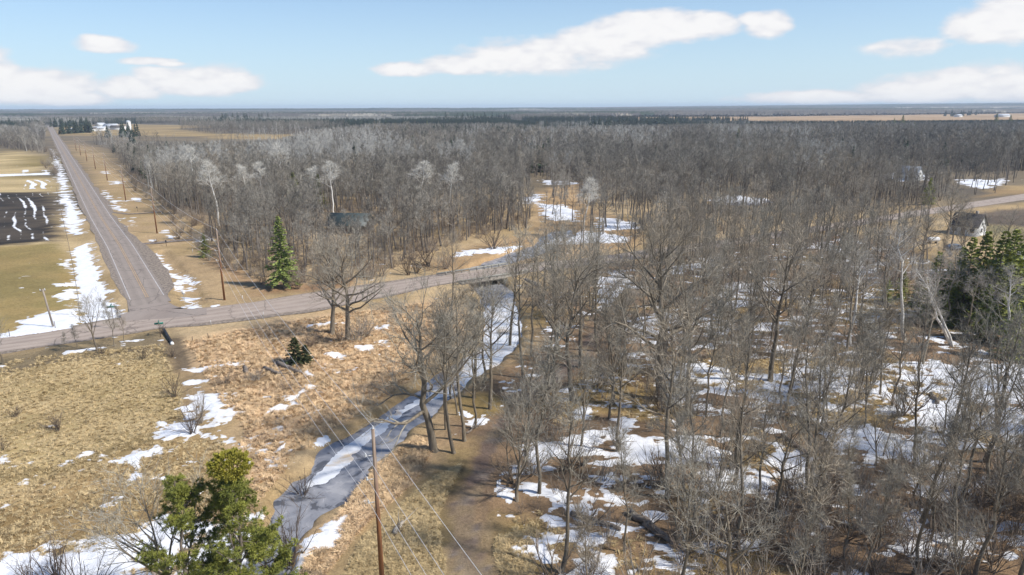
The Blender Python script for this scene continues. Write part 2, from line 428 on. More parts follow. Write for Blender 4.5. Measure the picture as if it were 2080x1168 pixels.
gm, n = mat_new('earth_and_dry_grass')
at = n.n('ShaderNodeAttribute', attribute_name='col')
tcg = n.n('ShaderNodeTexCoord')
nA = n.n('ShaderNodeTexNoise', {'Vector': tcg.outputs['Object'], 'Scale': 1.7, 'Detail': 6.0, 'Roughness': 0.65})
mpg = n.n('ShaderNodeMapping', {0: tcg.outputs['Object'], 'Scale': (1.0, 1.9, 1.0), 'Rotation': (0, 0, 0.35)})
nB = n.n('ShaderNodeTexNoise', {'Vector': mpg.outputs[0], 'Scale': 5.5, 'Detail': 5.0, 'Roughness': 0.7, 'Distortion': 0.7})
k = n.m('ADD', n.m('MULTIPLY', n.m('SUBTRACT', nA.outputs[0], 0.5), 0.9), n.m('ADD', n.m('MULTIPLY', n.m('SUBTRACT', nB.outputs[0], 0.5), 1.5), 1.0))
kc = n.n('ShaderNodeCombineXYZ', {0: k, 1: k, 2: n.m('MULTIPLY', k, 0.98)})
c = n.mix(1.0, at.outputs['Color'], kc.outputs[0], 'MULTIPLY')
bh = n.m('ADD', n.m('MULTIPLY', nA.outputs[0], 0.5), n.m('MULTIPLY', nB.outputs[0], 0.5))
bp = n.n('ShaderNodeBump', {'Height': bh, 'Strength': 0.7, 'Distance': 0.35})
b = n.n('ShaderNodeBsdfPrincipled', {'Base Color': c, 'Roughness': 0.95, 'Specular IOR Level': 0.1, 'Normal': bp.outputs[0]})
n.n('ShaderNodeOutputMaterial', {0: b.outputs[0]})
ny, nx = gx.shape
ii = (np.arange(ny - 1)[:, None] * nx + np.arange(nx - 1)[None, :]).ravel()
quads = np.stack([ii, ii + 1, ii + nx + 1, ii + nx], 1)
me = mesh_np('ground', np.stack([X, Y, gz.ravel()], 1), quads, None, gm, True, {'col': ('FLOAT_COLOR', np.concatenate([np.clip(col, 0.01, 1), np.ones((len(X), 1))], 1))})
link('ground', me, kind='structure')

# ------------------------------------------------------------------ roads
def resample(p, step):
    d = np.concatenate([[0], np.cumsum(np.linalg.norm(np.diff(p, axis=0), axis=1))])
    s = np.linspace(0, d[-1], max(2, int(d[-1] / step) + 1))
    return np.stack([np.interp(s, d, p[:, 0]), np.interp(s, d, p[:, 1])], 1), s


def ribbon(name, A, B, z, mat, nac=8, parent=None, **props):
    N = len(A); t = np.linspace(0, 1, nac + 1)
    P = A[:, None, :] * (1 - t[None, :, None]) + B[:, None, :] * t[None, :, None]
    v = np.concatenate([P, z + rise(P[..., 0], P[..., 1])[..., None]], 2).reshape(-1, 3)
    if z < -0.2: v[:, 2] = z
    s = np.concatenate([[0], np.cumsum(np.linalg.norm(np.diff((A + B) / 2, axis=0), axis=1))])
    i = (np.arange(N - 1)[:, None] * (nac + 1) + np.arange(nac)[None, :]).ravel()
    q = np.stack([i, i + 1, i + nac + 2, i + nac + 1], 1)
    return link(name, mesh_np(name, v, q, None, mat, False, {'ac': ('FLOAT', np.tile(t, N)), 'al': ('FLOAT', np.repeat(s, nac + 1))}), parent, **props)


def offset(c, d):
    t = np.gradient(c, axis=0); t /= np.linalg.norm(t, axis=1)[:, None]
    return c + np.stack([t[:, 1], -t[:, 0]], 1) * d


def road_mat(name, base, dark, track, nlanes):
    m, n = mat_new(name)
    ac = n.n('ShaderNodeAttribute', attribute_name='ac').outputs['Fac']; al = n.n('ShaderNodeAttribute', attribute_name='al').outputs['Fac']
    tc = n.n('ShaderNodeTexCoord')
    vv = n.n('ShaderNodeCombineXYZ', {0: n.m('MULTIPLY', ac, 9.0), 1: n.m('MULTIPLY', al, 0.05)})
    streak = n.n('ShaderNodeTexNoise', {'Vector': vv.outputs[0], 'Scale': 1.6, 'Detail': 5.0, 'Roughness': 0.6})
    blot = n.n('ShaderNodeTexNoise', {'Vector': tc.outputs['Object'], 'Scale': 0.33, 'Detail': 6.0, 'Roughness': 0.65})
    fine = n.n('ShaderNodeTexNoise', {'Vector': tc.outputs['Object'], 'Scale': 9.0, 'Detail': 3.0})
    wv = n.m('POWER', n.m('ABSOLUTE', n.m('SINE', n.m('MULTIPLY', ac, math.pi * 2 * nlanes))), 2.0)
    f = n.m('ADD', n.m('MULTIPLY', streak.outputs[0], 0.9), n.m('MULTIPLY', blot.outputs[0], 0.8))
    f = n.n('ShaderNodeMapRange', {0: f, 1: 0.6, 2: 1.12}).outputs[0]
    c = n.mix(f, (*dark, 1), (*base, 1))
    c = n.mix(n.m('MULTIPLY', wv, 0.45), c, (*track, 1))
    # tar-sealed cracks
    vo = n.n('ShaderNodeTexVoronoi', {'Vector': n.n('ShaderNodeCombineXYZ', {0: n.m('MULTIPLY', ac, 1.3), 1: n.m('MULTIPLY', al, 0.13), 2: n.m('MULTIPLY', blot.outputs[0], 0.6)}).outputs[0], 'Scale': 1.0}, feature='DISTANCE_TO_EDGE')
    ck = n.m('LESS_THAN', vo.outputs[0], 0.012)
    c = n.mix(n.m('MULTIPLY', ck, 0.55), c, (*[d * 0.45 for d in dark], 1))
    k = n.m('ADD', n.m('MULTIPLY', fine.outputs[0], 0.35), 0.82)
    c = n.mix(1.0, c, n.n('ShaderNodeCombineXYZ', {0: k, 1: k, 2: k}).outputs[0], 'MULTIPLY')
    bp = n.n('ShaderNodeBump', {'Height': fine.outputs[0], 'Strength': 0.25, 'Distance': 0.02})
    b = n.n('ShaderNodeBsdfPrincipled', {'Base Color': c, 'Roughness': 0.85, 'Specular IOR Level': 0.25, 'Normal': bp.outputs[0]})
    n.n('ShaderNodeOutputMaterial', {0: b.outputs[0]})
    return m


M_ROAD = road_mat('worn_asphalt', (0.30, 0.25, 0.21), (0.22, 0.183, 0.153), (0.34, 0.285, 0.24), 2)
M_CROSS = road_mat('pinkish_chip_seal', (0.395, 0.32, 0.26), (0.27, 0.215, 0.175), (0.45, 0.37, 0.305), 2)
M_GRAVEL = simple_mat('gravel_shoulder', (0.29, 0.235, 0.185), 0.95, 0.3, 2.0, bump=0.4)
M_WHITE = simple_mat('worn_white_paint', (0.56, 0.525, 0.49), 0.7, 0.2, 3.0)
M_YELLOW = simple_mat('worn_yellow_paint', (0.56, 0.36, 0.17), 0.7, 0.25, 3.0)
n0 = (ROAD_C[0] - ROAD_C[1]); n0 /= np.linalg.norm(n0)
RC, _ = resample(np.vstack([ROAD_C[0] + n0 * 5.5, ROAD_C]), 6.0)
RSH, _ = resample(np.vstack([ROAD_C[0] + n0 * 1.0, ROAD_C]), 2.0)
tap = sstep(np.arange(len(RSH)) * 2.0, 0, 9)[:, None]
wob = fbm(RSH[:, 0], RSH[:, 1], 14, 3, 71)
ribbon('road_shoulder', RSH - (offset(RSH, 1) - RSH) * (3.3 + tap * (1.0 + wob[:, None] * 1.2)), RSH + (offset(RSH, 1) - RSH) * (3.4 + tap * (1.2 + wob[:, None] * 2.0 + 1.6 * (1 - sstep(np.arange(len(RSH)) * 2.0, 25, 80))[:, None])), 0.035, M_GRAVEL, 4, kind='structure')
road = ribbon('road', offset(RC, -3.35), offset(RC, 3.35), 0.06, M_ROAD, 10, kind='structure')
RL, _ = resample(np.vstack([ROAD_C[0] + n0 * 0.3, ROAD_C]), 6.0)
for dd in (-2.78, 2.78):
    ribbon('edge_line', offset(RL, dd - 0.07), offset(RL, dd + 0.07), 0.066, M_WHITE, 1, road)
for dd in (-0.17, 0.17):
    ribbon('centre_line', offset(RL, dd - 0.05), offset(RL, dd + 0.05), 0.066, M_YELLOW, 1, road)
cf, _ = resample(CR_FAR, 4.0); N_ = len(cf)
dn = np.concatenate([[0], np.cumsum(np.linalg.norm(np.diff(CR_NEAR, axis=0), axis=1))])
df = np.concatenate([[0], np.cumsum(np.linalg.norm(np.diff(CR_FAR, axis=0), axis=1))])
sf = np.linspace(0, df[-1], N_); uu = np.interp(sf, df, np.arange(len(df)))
cn = np.stack([np.interp(uu, np.arange(len(dn)), CR_NEAR[:, k_]) for k_ in (0, 1)], 1)
wob = fbm(cf[:, 0], cf[:, 1], 11, 3, 72)[:, None]
cdir = (cn - cf) / np.linalg.norm(cn - cf, axis=1)[:, None]
ribbon('road_shoulder', cf - cdir * (0.9 + wob * 1.5), cn + cdir * (1.0 - wob * 1.6), 0.028, M_GRAVEL, 6, kind='structure')
ribbon('road', cf + cdir * wob * 0.3, cn + cdir * wob * 0.3, 0.052, M_CROSS, 12, kind='structure')
# the sweep where the two roads meet
jn = PG([(258, 611), (299, 604), (333, 608), (344, 615), (356, 622), (378, 628), (420, 628), (420, 640), (330, 648), (250, 652), (244, 640), (262, 634)])
M_JUNC = road_mat('patched_asphalt', (0.31, 0.255, 0.215), (0.23, 0.188, 0.158), (0.35, 0.295, 0.25), 1)
cj = jn.mean(0)
vv = np.concatenate([np.vstack([jn, cj]), np.full((len(jn) + 1, 1), 0.056)], 1)
tj = np.array([[i, (i + 1) % len(jn), len(jn)] for i in range(len(jn))])
link('road_junction', mesh_np('road_junction', vv, None, tj, M_JUNC, False, {'ac': ('FLOAT', vv[:, 0] * 0.05), 'al': ('FLOAT', vv[:, 1] * 1.0)}), kind='structure')
# driveways crossing the verge to the wood
M_DRIVE = simple_mat('driveway_gravel', (0.25, 0.205, 0.17), 0.95, 0.3, 1.5, bump=0.3)
for pts, w_ in (([(268, 497), (320, 493), (360, 489), (405, 486), (440, 478)], 2.6), ([(222, 431), (255, 435), (290, 433), (330, 430)], 1.8)):
    dp, _ = resample(PG(pts), 2.5)
    z0 = np.maximum(ground_z(dp[:, 0], dp[:, 1]) + 0.05, 0.04)
    wv_ = fbm(dp[:, 0], dp[:, 1], 5, 2, 73)[:, None] * 0.8
    o = ribbon('driveway', offset(dp, -w_ / 2) + wv_, offset(dp, w_ / 2) + wv_, 0.03, M_DRIVE, 3, kind='structure')

# ------------------------------------------------------------------ water, ice, snow
def sheet(name, region, step, val_fn, base_fn, thick, mat, **props):
    """a real layer whose ragged rim sinks below what it lies on"""
    x0, x1, y0, y1 = region
    xs = np.arange(x0, x1, step); ys = np.arange(y0, y1, step)
    x, y = np.meshgrid(xs, ys); shp = x.shape
    x = x.ravel(); y = y.ravel()
    v = val_fn(x, y)
    keep = (v > -0.35).reshape(shp)
    z = base_fn(x, y) + np.clip(v, -1, 1) * thick + fbm(x, y, 0.9, 2, 131) * thick * 0.5 * (v > 0.15)
    ny, nx = shp
    cell = keep[:-1, :-1] & keep[1:, :-1] & keep[:-1, 1:] & keep[1:, 1:]
    anyp = (v > 0).reshape(shp)
    cell &= (anyp[:-1, :-1] | anyp[1:, :-1] | anyp[:-1, 1:] | anyp[1:, 1:])
    jj, ii = np.nonzero(cell)
    if len(jj) == 0: return None
    a = jj * nx + ii
    q = np.stack([a, a + 1, a + nx + 1, a + nx], 1)
    used = np.unique(q); remap = np.full(len(x), -1); remap[used] = np.arange(len(used))
    return link(name, mesh_np(name, np.stack([x[used], y[used], z[used]], 1), remap[q], None, mat, True, {'deep': ('FLOAT', np.clip(v[used], 0, 1))}), **props)


wm, n = mat_new('half_frozen_water')
tcw = n.n('ShaderNodeTexCoord')
n1 = n.n('ShaderNodeTexNoise', {'Vector': tcw.outputs['Object'], 'Scale': 0.45, 'Detail': 5.0, 'Roughness': 0.6, 'Distortion': 0.8})
n2 = n.n('ShaderNodeTexNoise', {'Vector': tcw.outputs['Object'], 'Scale': 3.5, 'Detail': 3.0})
f = n.n('ShaderNodeMapRange', {0: n1.outputs[0], 1: 0.38, 2: 0.66}).outputs[0]
c = n.mix(f, (0.19, 0.195, 0.215, 1), (0.34, 0.335, 0.34, 1))
f2 = n.n('ShaderNodeMapRange', {0: n.m('ADD', n1.outputs[0], n.m('MULTIPLY', n.m('SUBTRACT', n2.outputs[0], 0.5), 0.12)), 1: 0.37, 2: 0.43, 3: 0.85, 4: 0.0}).outputs[0]
c = n.mix(f2, c, (0.085, 0.085, 0.09, 1))
bp = n.n('ShaderNodeBump', {'Height': n2.outputs[0], 'Strength': 0.06, 'Distance': 0.03})
b = n.n('ShaderNodeBsdfPrincipled', {'Base Color': c, 'Roughness': n.m('ADD', n.m('MULTIPLY', f, 0.25), 0.08), 'IOR': 1.33, 'Specular IOR Level': 0.6, 'Normal': bp.outputs[0]})
n.n('ShaderNodeOutputMaterial', {0: b.outputs[0]})
NS = 90
sl, _ = resample(STREAM_L, 1.0); sr, _ = resample(STREAM_R, 1.0)
ul = np.linspace(0, 1, NS)
def param(p):
    return np.stack([np.interp(ul, np.linspace(0, 1, len(p)), p[:, k_]) for k_ in (0, 1)], 1)
LL = np.stack([np.interp(np.linspace(0, len(STREAM_L) - 1, NS * 2), np.arange(len(STREAM_L)), STREAM_L[:, k_]) for k_ in (0, 1)], 1)
RR = np.stack([np.interp(np.linspace(0, len(STREAM_R) - 1, NS * 2), np.arange(len(STREAM_R)), STREAM_R[:, k_]) for k_ in (0, 1)], 1)
dv = RR - LL; dv /= np.linalg.norm(dv, axis=1)[:, None]
ribbon('stream_water', LL - dv * 1.6, RR + dv * 1.6, WATER_Z, wm, 4, kind='structure')

sm, n = mat_new('old_snow')
tcs = n.n('ShaderNodeTexCoord')
n1 = n.n('ShaderNodeTexNoise', {'Vector': tcs.outputs['Object'], 'Scale': 1.1, 'Detail': 6.0, 'Roughness': 0.65})
n2 = n.n('ShaderNodeTexNoise', {'Vector': tcs.outputs['Object'], 'Scale': 7.0, 'Detail': 4.0, 'Roughness': 0.6})
c = n.mix(n.n('ShaderNodeMapRange', {0: n1.outputs[0], 1: 0.25, 2: 0.6}).outputs[0], (0.66, 0.66, 0.67, 1), (0.80, 0.81, 0.83, 1))
dirt = n.n('ShaderNodeMapRange', {0: n2.outputs[0], 1: 0.62, 2: 0.72}).outputs[0]
c = n.mix(n.m('MULTIPLY', dirt, 0.5), c, (0.42, 0.35, 0.27, 1))
dp_ = n.n('ShaderNodeAttribute', attribute_name='deep').outputs['Fac']
c = n.mix(n.n('ShaderNodeMapRange', {0: n.m('ADD', dp_, n.m('MULTIPLY', n.m('SUBTRACT', n2.outputs[0], 0.5), 0.35)), 1: 0.0, 2: 0.30, 3: 0.72, 4: 0.0}).outputs[0], c, (0.50, 0.455, 0.39, 1))
bp = n.n('ShaderNodeBump', {'Height': n.m('ADD', n1.outputs[0], n.m('MULTIPLY', n2.outputs[0], 0.4)), 'Strength': 0.5, 'Distance': 0.2})
b = n.n('ShaderNodeBsdfPrincipled', {'Base Color': c, 'Roughness': 0.7, 'Specular IOR Level': 0.2, 'Normal': bp.outputs[0]})
n.n('ShaderNodeOutputMaterial', {0: b.outputs[0]})
im, n = mat_new('stream_ice')
tcs = n.n('ShaderNodeTexCoord')
n1 = n.n('ShaderNodeTexNoise', {'Vector': tcs.outputs['Object'], 'Scale': 0.28, 'Detail': 6.0, 'Roughness': 0.6, 'Distortion': 0.6})
n2 = n.n('ShaderNodeTexNoise', {'Vector': tcs.outputs['Object'], 'Scale': 2.6, 'Detail': 5.0, 'Roughness': 0.65})
c = n.mix(n.n('ShaderNodeMapRange', {0: n1.outputs[0], 1: 0.52, 2: 0.66}).outputs[0], (0.68, 0.69, 0.70, 1), (0.56, 0.43, 0.28, 1))
c = n.mix(n.n('ShaderNodeMapRange', {0: n2.outputs[0], 1: 0.56, 2: 0.72, 4: 0.6}).outputs[0], c, (0.33, 0.36, 0.40, 1))
b = n.n('ShaderNodeBsdfPrincipled', {'Base Color': c, 'Roughness': 0.35, 'Specular IOR Level': 0.4})
n.n('ShaderNodeOutputMaterial', {0: b.outputs[0]})


def poly_val(polys, soft, namp, nsc, seed):
    P = [PG(p) for p in polys]
    def f(x, y):
        v = np.full(x.shape, -9.0)
        for p in P: v = np.maximum(v, sdist(x, y, p, 8.0))
        return v / soft + fbm(x, y, nsc, 4, seed, 0.6) * namp + fbm(x, y, 0.9, 2, seed + 1) * namp * 0.35
    return f


ICE = [[(976, 608), (1047, 606), (1060, 660), (1054, 690), (1005, 736), (975, 752), (940, 775), (925, 760), (940, 720), (968, 690), (980, 650)],
       [(935, 752), (870, 790), (800, 822), (765, 850), (722, 880), (690, 905), (655, 930), (630, 955), (608, 985), (640, 968), (655, 968), (690, 940), (712, 908), (765, 868), (845, 815), (925, 785)],
       [(1090, 500), (1120, 480), (1160, 465), (1150, 480), (1110, 503)]]
o = sheet('stream_ice', (-34, 20, 38, 190), 0.3, poly_val(ICE, 1.1, 1.1, 3.0, 81), lambda x, y: np.full(x.shape, WATER_Z), 0.06, im, kind='stuff')

SNOW = [[(103, 300), (112, 345), (121, 395), (128, 440), (140, 480), (150, 530), (156, 580), (160, 630), (172, 664), (214, 650), (238, 640), (226, 610), (206, 570), (191, 530), (176, 480), (158, 430), (143, 395), (132, 362), (120, 325)],
        [(-300, 738), (0, 689), (80, 679), (166, 664), (160, 622), (130, 628), (90, 634), (50, 650), (30, 672), (-100, 690)],
        [(105, 600), (155, 580), (158, 600), (110, 618)], [(112, 575), (150, 570), (150, 576), (112, 582)], [(128, 525), (140, 523), (146, 545), (126, 540)], [(138, 713), (200, 703), (258, 694), (258, 697), (200, 707), (140, 717)], [(90, 500), (120, 494), (118, 503), (92, 505)],
        [(374, 748), (420, 740), (480, 732), (505, 731), (480, 742), (412, 752), (404, 790), (445, 800), (465, 826), (484, 848), (450, 866), (415, 872), (408, 850), (402, 815), (388, 780)],
        [(306, 884), (345, 866), (372, 844), (380, 828), (396, 850), (404, 872), (380, 888), (330, 897)], [(355, 828), (392, 818), (400, 830), (370, 836)], [(308, 852), (340, 850), (335, 868), (315, 868)],
        [(230, 934), (270, 916), (318, 908), (326, 916), (292, 938), (284, 958), (262, 986), (254, 982), (272, 950)],
        [(-120, 1190), (0, 1150), (60, 1128), (150, 1108), (225, 1082), (300, 1055), (345, 1048), (440, 1060), (520, 1075), (540, 1110), (500, 1160), (470, 1230), (-120, 1260)],
        [(566, 1190), (585, 1130), (615, 1105), (648, 1068), (690, 1045), (728, 1016), (748, 1010), (735, 1040), (700, 1060), (690, 1100), (660, 1130), (620, 1165), (600, 1190)],
        [(522, 844), (548, 832), (575, 812), (600, 798), (628, 776), (626, 758), (652, 768), (636, 782), (612, 800), (575, 830), (535, 845)],
        [(612, 748), (636, 756), (630, 768), (616, 764)], [(622, 904), (650, 882), (678, 874), (668, 888), (640, 905)], [(548, 920), (566, 910), (580, 902), (570, 916)],
        [(652, 716), (690, 712), (716, 718), (692, 726)], [(752, 664), (790, 658), (788, 676), (756, 672)], [(608, 662), (640, 656), (700, 652), (668, 660), (620, 666)], [(720, 700), (760, 698), (755, 712), (725, 712)],
        [(316, 511), (326, 514), (348, 540), (368, 570), (384, 592), (404, 618), (398, 628), (380, 626), (380, 605), (362, 582), (340, 550)], [(372, 552), (384, 556), (398, 580), (388, 584)], [(428, 620), (448, 618), (444, 625), (425, 626)],
        [(206, 386), (214, 386), (236, 410), (256, 428), (232, 429), (218, 405)], [(206, 348), (222, 347), (226, 353), (208, 352)], [(230, 368), (246, 367), (246, 374), (230, 374)], [(268, 402), (280, 402), (280, 410), (266, 410)], [(258, 443), (272, 450), (264, 458), (256, 452)],
        [(302, 487), (318, 486), (314, 492), (304, 492)], [(340, 476), (356, 480), (350, 488), (342, 484)], [(330, 465), (344, 465), (342, 472), (330, 472)], [(394, 484), (420, 480), (432, 486), (400, 492)],
        [(925, 512), (960, 505), (1000, 501), (1080, 497), (1082, 503), (1020, 512), (930, 520)], [(1098, 414), (1140, 416), (1180, 430), (1172, 447), (1115, 447), (1095, 436)], [(1160, 466), (1220, 470), (1280, 480), (1262, 492), (1180, 492), (1140, 496), (1150, 482)],
        [(1215, 440), (1260, 443), (1300, 455), (1270, 468), (1216, 464)], [(1060, 402), (1100, 392), (1104, 410), (1064, 418)], [(1100, 364), (1160, 366), (1190, 372), (1110, 374)], [(1440, 400), (1500, 395), (1570, 404), (1560, 414), (1450, 414)],
        [(1330, 550), (1440, 522), (1500, 512), (1490, 530), (1360, 560)], [(1200, 560), (1280, 545), (1300, 590), (1270, 640), (1220, 620)], [(1460, 575), (1600, 560), (1620, 600), (1480, 625)], [(1270, 650), (1330, 640), (1420, 640), (1400, 660), (1280, 690)],
        [(1780, 354), (1830, 350), (1890, 353), (1880, 366), (1830, 369), (1795, 364)], [(1940, 370), (1965, 362), (2010, 364), (2042, 360), (2036, 374), (2000, 384), (1975, 380)], [(1650, 490), (1700, 490), (1695, 505), (1655, 505)],
        [(1180, 760), (1225, 756), (1228, 774), (1180, 778)], [(1160, 828), (1196, 824), (1200, 845), (1164, 850)], [(1262, 852), (1290, 852), (1286, 862), (1264, 862)],
        [(1060, 910), (1130, 890), (1215, 872), (1290, 884), (1380, 890), (1390, 915), (1300, 925), (1235, 925), (1150, 935), (1085, 940)], [(1360, 872), (1410, 878), (1470, 900), (1480, 940), (1410, 930), (1370, 900)],
        [(1180, 962), (1225, 968), (1280, 1000), (1312, 1018), (1270, 1030), (1170, 1020)], [(1055, 985), (1110, 985), (1190, 1000), (1180, 1012), (1070, 1005)], [(985, 975), (1010, 960), (1050, 1010), (1040, 1030), (1000, 1000)],
        [(1100, 1044), (1140, 1040), (1150, 1065), (1110, 1070)], [(1200, 1056), (1270, 1060), (1262, 1070), (1215, 1072)], [(1155, 1090), (1190, 1070), (1235, 1085), (1250, 1130), (1250, 1180), (1190, 1180), (1160, 1130)], [(1070, 1110), (1110, 1100), (1140, 1120), (1130, 1150), (1085, 1140)],
        [(1330, 1130), (1360, 1140), (1350, 1155), (1335, 1150)], [(1410, 1040), (1500, 1050), (1490, 1066), (1430, 1060)], [(1550, 750), (1700, 740), (1760, 750), (1740, 800), (1600, 805), (1548, 780)], [(1330, 730), (1420, 735), (1500, 755), (1490, 800), (1360, 800)],
        [(1760, 760), (1900, 740), (2000, 735), (2300, 740), (2300, 930), (2080, 905), (1960, 890), (1850, 870), (1780, 810)], [(1640, 880), (1760, 860), (1860, 890), (1880, 950), (1760, 940), (1660, 910)],
        [(1830, 1000), (1920, 985), (2040, 990), (2060, 1010), (1930, 1015)], [(1770, 1060), (1860, 1040), (1920, 1080), (1890, 1140), (1800, 1110)], [(976, 1130), (990, 1128), (1012, 1150), (1016, 1172), (990, 1172)], [(1570, 900), (1640, 930), (1630, 990), (1570, 960)], [(1500, 960), (1560, 970), (1550, 1010), (1500, 1000)],
        [(2040, 510), (2100, 500), (2100, 545), (2050, 548)]]
_wood = PG(WOODR); _SN = [PG(p) for p in SNOW]
_mead = PG([(-300, 760), (0, 900), (300, 890), (700, 640), (900, 620), (700, 870), (560, 1168), (-300, 1200)])


def snow_core(x, y, pad):
    v = np.full(x.shape, -3.0)
    for i_, p in enumerate(_SN):
        size = min(np.ptp(p[:, 0]), np.ptp(p[:, 1]))
        soft = max(0.25, min(1.3, size * 0.16)) * (pad / 6.0 if pad > 8 else 1)
        s = sdist(x, y, p, min(8.0, 4 + size)) / soft
        v = np.maximum(v, np.minimum(s, 1.4) + (0.9 * sstep(s, 0, 0.8) if i_ < 2 else 0))
    w = sdist(x, y, _wood, 20)
    inw = sstep(w, 0, 4)
    # stray remnants between the trunks and in the hollows of the meadow
    v = np.maximum(v, -1.6 + inw * (0.9 + 1.2 * fbm(x, y, 14, 3, 91) - 0.22))
    v = np.maximum(v, -1.75 + 0.7 * sstep(sdist(x, y, _mead, 20), 0, 4) + 0.8 * fbm(x, y, 16, 3, 92))
    v = v * (0.48 - 0.08 * inw) - 0.05 * inw + fbm(x * 0.75, y * 1.5, 2.4, 4, 93, 0.62) * 1.9 * (0.75 + 0.55 * inw)
    v = v + fbm(x, y, 0.9, 3, 95, 0.7) * 0.95
    v = np.where(stream_sd(x, y) > -0.3, -1, v)
    rd = road_d(x, y)
    v = np.where(rd < 3.3, -1, v)
    v = v - 1.5 * (1 - sstep(ldist(x, y, PATH_C, 6), 1.2, 2.2))
    return v


sheet('snow', (-62, 62, 40, 112), 0.22, lambda x, y: snow_core(x, y, 6), ground_z, 0.11, sm, kind='stuff')
sheet('snow', (-100, -62.1, 84, 112), 0.3, lambda x, y: snow_core(x, y, 6), ground_z, 0.11, sm, kind='stuff')
sheet('snow', (62.1, 92, 70, 112), 0.3, lambda x, y: snow_core(x, y, 6), ground_z, 0.11, sm, kind='stuff')
sheet('snow', (-112, 95, 112.05, 190), 0.4, lambda x, y: snow_core(x, y, 6), ground_z, 0.12, sm, kind='stuff')
sheet('snow', (-440, 330, 190.1, 640), 1.1, lambda x, y: snow_core(x, y, 12), ground_z, 0.16, sm, kind='stuff')


# snow left in the furrows of the ploughed beds and the garden rows behind them
def row_val(x, y):
    v = np.full(x.shape, -1.0)
    d = BED[3] - BED[4]; d /= np.linalg.norm(d)
    w_ = (x - BED[4][0]) * (-d[1]) + (y - BED[4][1]) * d[0]
    u = (x - BED[4][0]) * d[0] + (y - BED[4][1]) * d[1] + fbm(w_, w_ * 0, 25, 2, 97) * 2.5
    s = sdist(x, y, BED, 6)
    rows = np.cos(u * 2 * math.pi / 2.7) * 0.8 - 0.62 + fbm(u * 1.6, w_ * 0.13, 7, 4, 98, 0.65) * 2.0 + fbm(x, y, 3.0, 3, 101, 0.7) * 0.9
    v = np.where(s > 0.3, rows, v)
    b2 = PG([(48, 366), (108, 364), (112, 383), (40, 386)]); s2 = sdist(x, y, b2, 6)
    v = np.where(s2 > 0, np.cos(u * 2 * math.pi / 4.0) * 0.9 - 0.1 + fbm(x, y, 9, 3, 99) * 1.4, v)
    for p in ([(-300, 360), (104, 350), (106, 354), (-300, 366)], [(52, 330), (98, 326), (98, 329), (56, 333), (52, 352), (48, 352)], [(86, 336), (98, 334), (100, 350), (88, 350)]):
        v = np.maximum(v, sdist(x, y, PG(p), 6) * 0.6 + fbm(x, y, 8, 3, 100) * 0.8)
    return v


sheet('snow', (-330, -95, 180, 400), 0.5, row_val, ground_z, 0.12, sm, kind='stuff')

# ------------------------------------------------------------------ bare trees
class Geo:
    def __init__(s): s.v = []; s.q = []; s.t = []; s.n = 0; s.qm = []; s.tm = []
    def add(s, v, q=None, t=None, m=0):
        s.v.append(np.asarray(v, float))
        if q is not None and len(q): s.q.append(np.asarray(q) + s.n); s.qm.append(np.full(len(q), m))
        if t is not None and len(t): s.t.append(np.asarray(t) + s.n); s.tm.append(np.full(len(t), m))
        s.n += len(v)
    def tube(s, P, R, k, m=0, cap=False):
        P = np.asarray(P, float); n = len(P)
        T = np.gradient(P, axis=0); T /= np.linalg.norm(T, axis=1)[:, None] + 1e-9
        a = np.array([0.31, 0.17, 0.93]) if abs(T[0, 2]) < 0.8 else np.array([0.93, 0.31, 0.1])
        U = np.cross(T, a); U /= np.linalg.norm(U, axis=1)[:, None] + 1e-9
        V = np.cross(T, U)
        th = np.arange(k) * 2 * math.pi / k
        ring = P[:, None] + np.asarray(R)[:, None, None] * (np.cos(th)[None, :, None] * U[:, None] + np.sin(th)[None, :, None] * V[:, None])
        i = np.arange(n - 1)[:, None] * k; j = np.arange(k)[None, :]; j2 = (j + 1) % k
        q = np.stack([(i + j), (i + j2), (i + k + j2), (i + k + j)], -1).reshape(-1, 4)
        t = None
        if cap: t = [[0, b, a_] for a_, b in zip(range(1, k - 1), range(2, k))] + [[(n - 1) * k, (n - 1) * k + a_, (n - 1) * k + b] for a_, b in zip(range(1, k - 1), range(2, k))]
        s.add(ring.reshape(-1, 3), q, t, m)
    def box(s, lo, hi, m=0):
        x0, y0, z0 = lo; x1, y1, z1 = hi
        v = [(x0, y0, z0), (x1, y0, z0), (x1, y1, z0), (x0, y1, z0), (x0, y0, z1), (x1, y0, z1), (x1, y1, z1), (x0, y1, z1)]
        s.add(v, [(0, 3, 2, 1), (4, 5, 6, 7), (0, 1, 5, 4), (1, 2, 6, 5), (2, 3, 7, 6), (3, 0, 4, 7)], None, m)
    def mesh(s, name, mat, smooth=False):
        v = np.concatenate(s.v)
        q = np.concatenate(s.q) if s.q else None; t = np.concatenate(s.t) if s.t else None
        mi = np.concatenate(s.qm + s.tm) if isinstance(mat, (list, tuple)) else None
        return mesh_np(name, v, q, t, mat, smooth, None, mi)


def unit(v):
    return v / (np.linalg.norm(v, axis=-1, keepdims=True) + 1e-9)


def rot_from(d, ang, az):
    a = np.array([0, 0, 1.0]) if abs(d[2]) < 0.9 else np.array([1.0, 0, 0])
    u = np.cross(d, a); u /= np.linalg.norm(u); v = np.cross(d, u)
    return d * math.cos(ang) + (u * math.cos(az) + v * math.sin(az)) * math.sin(ang)


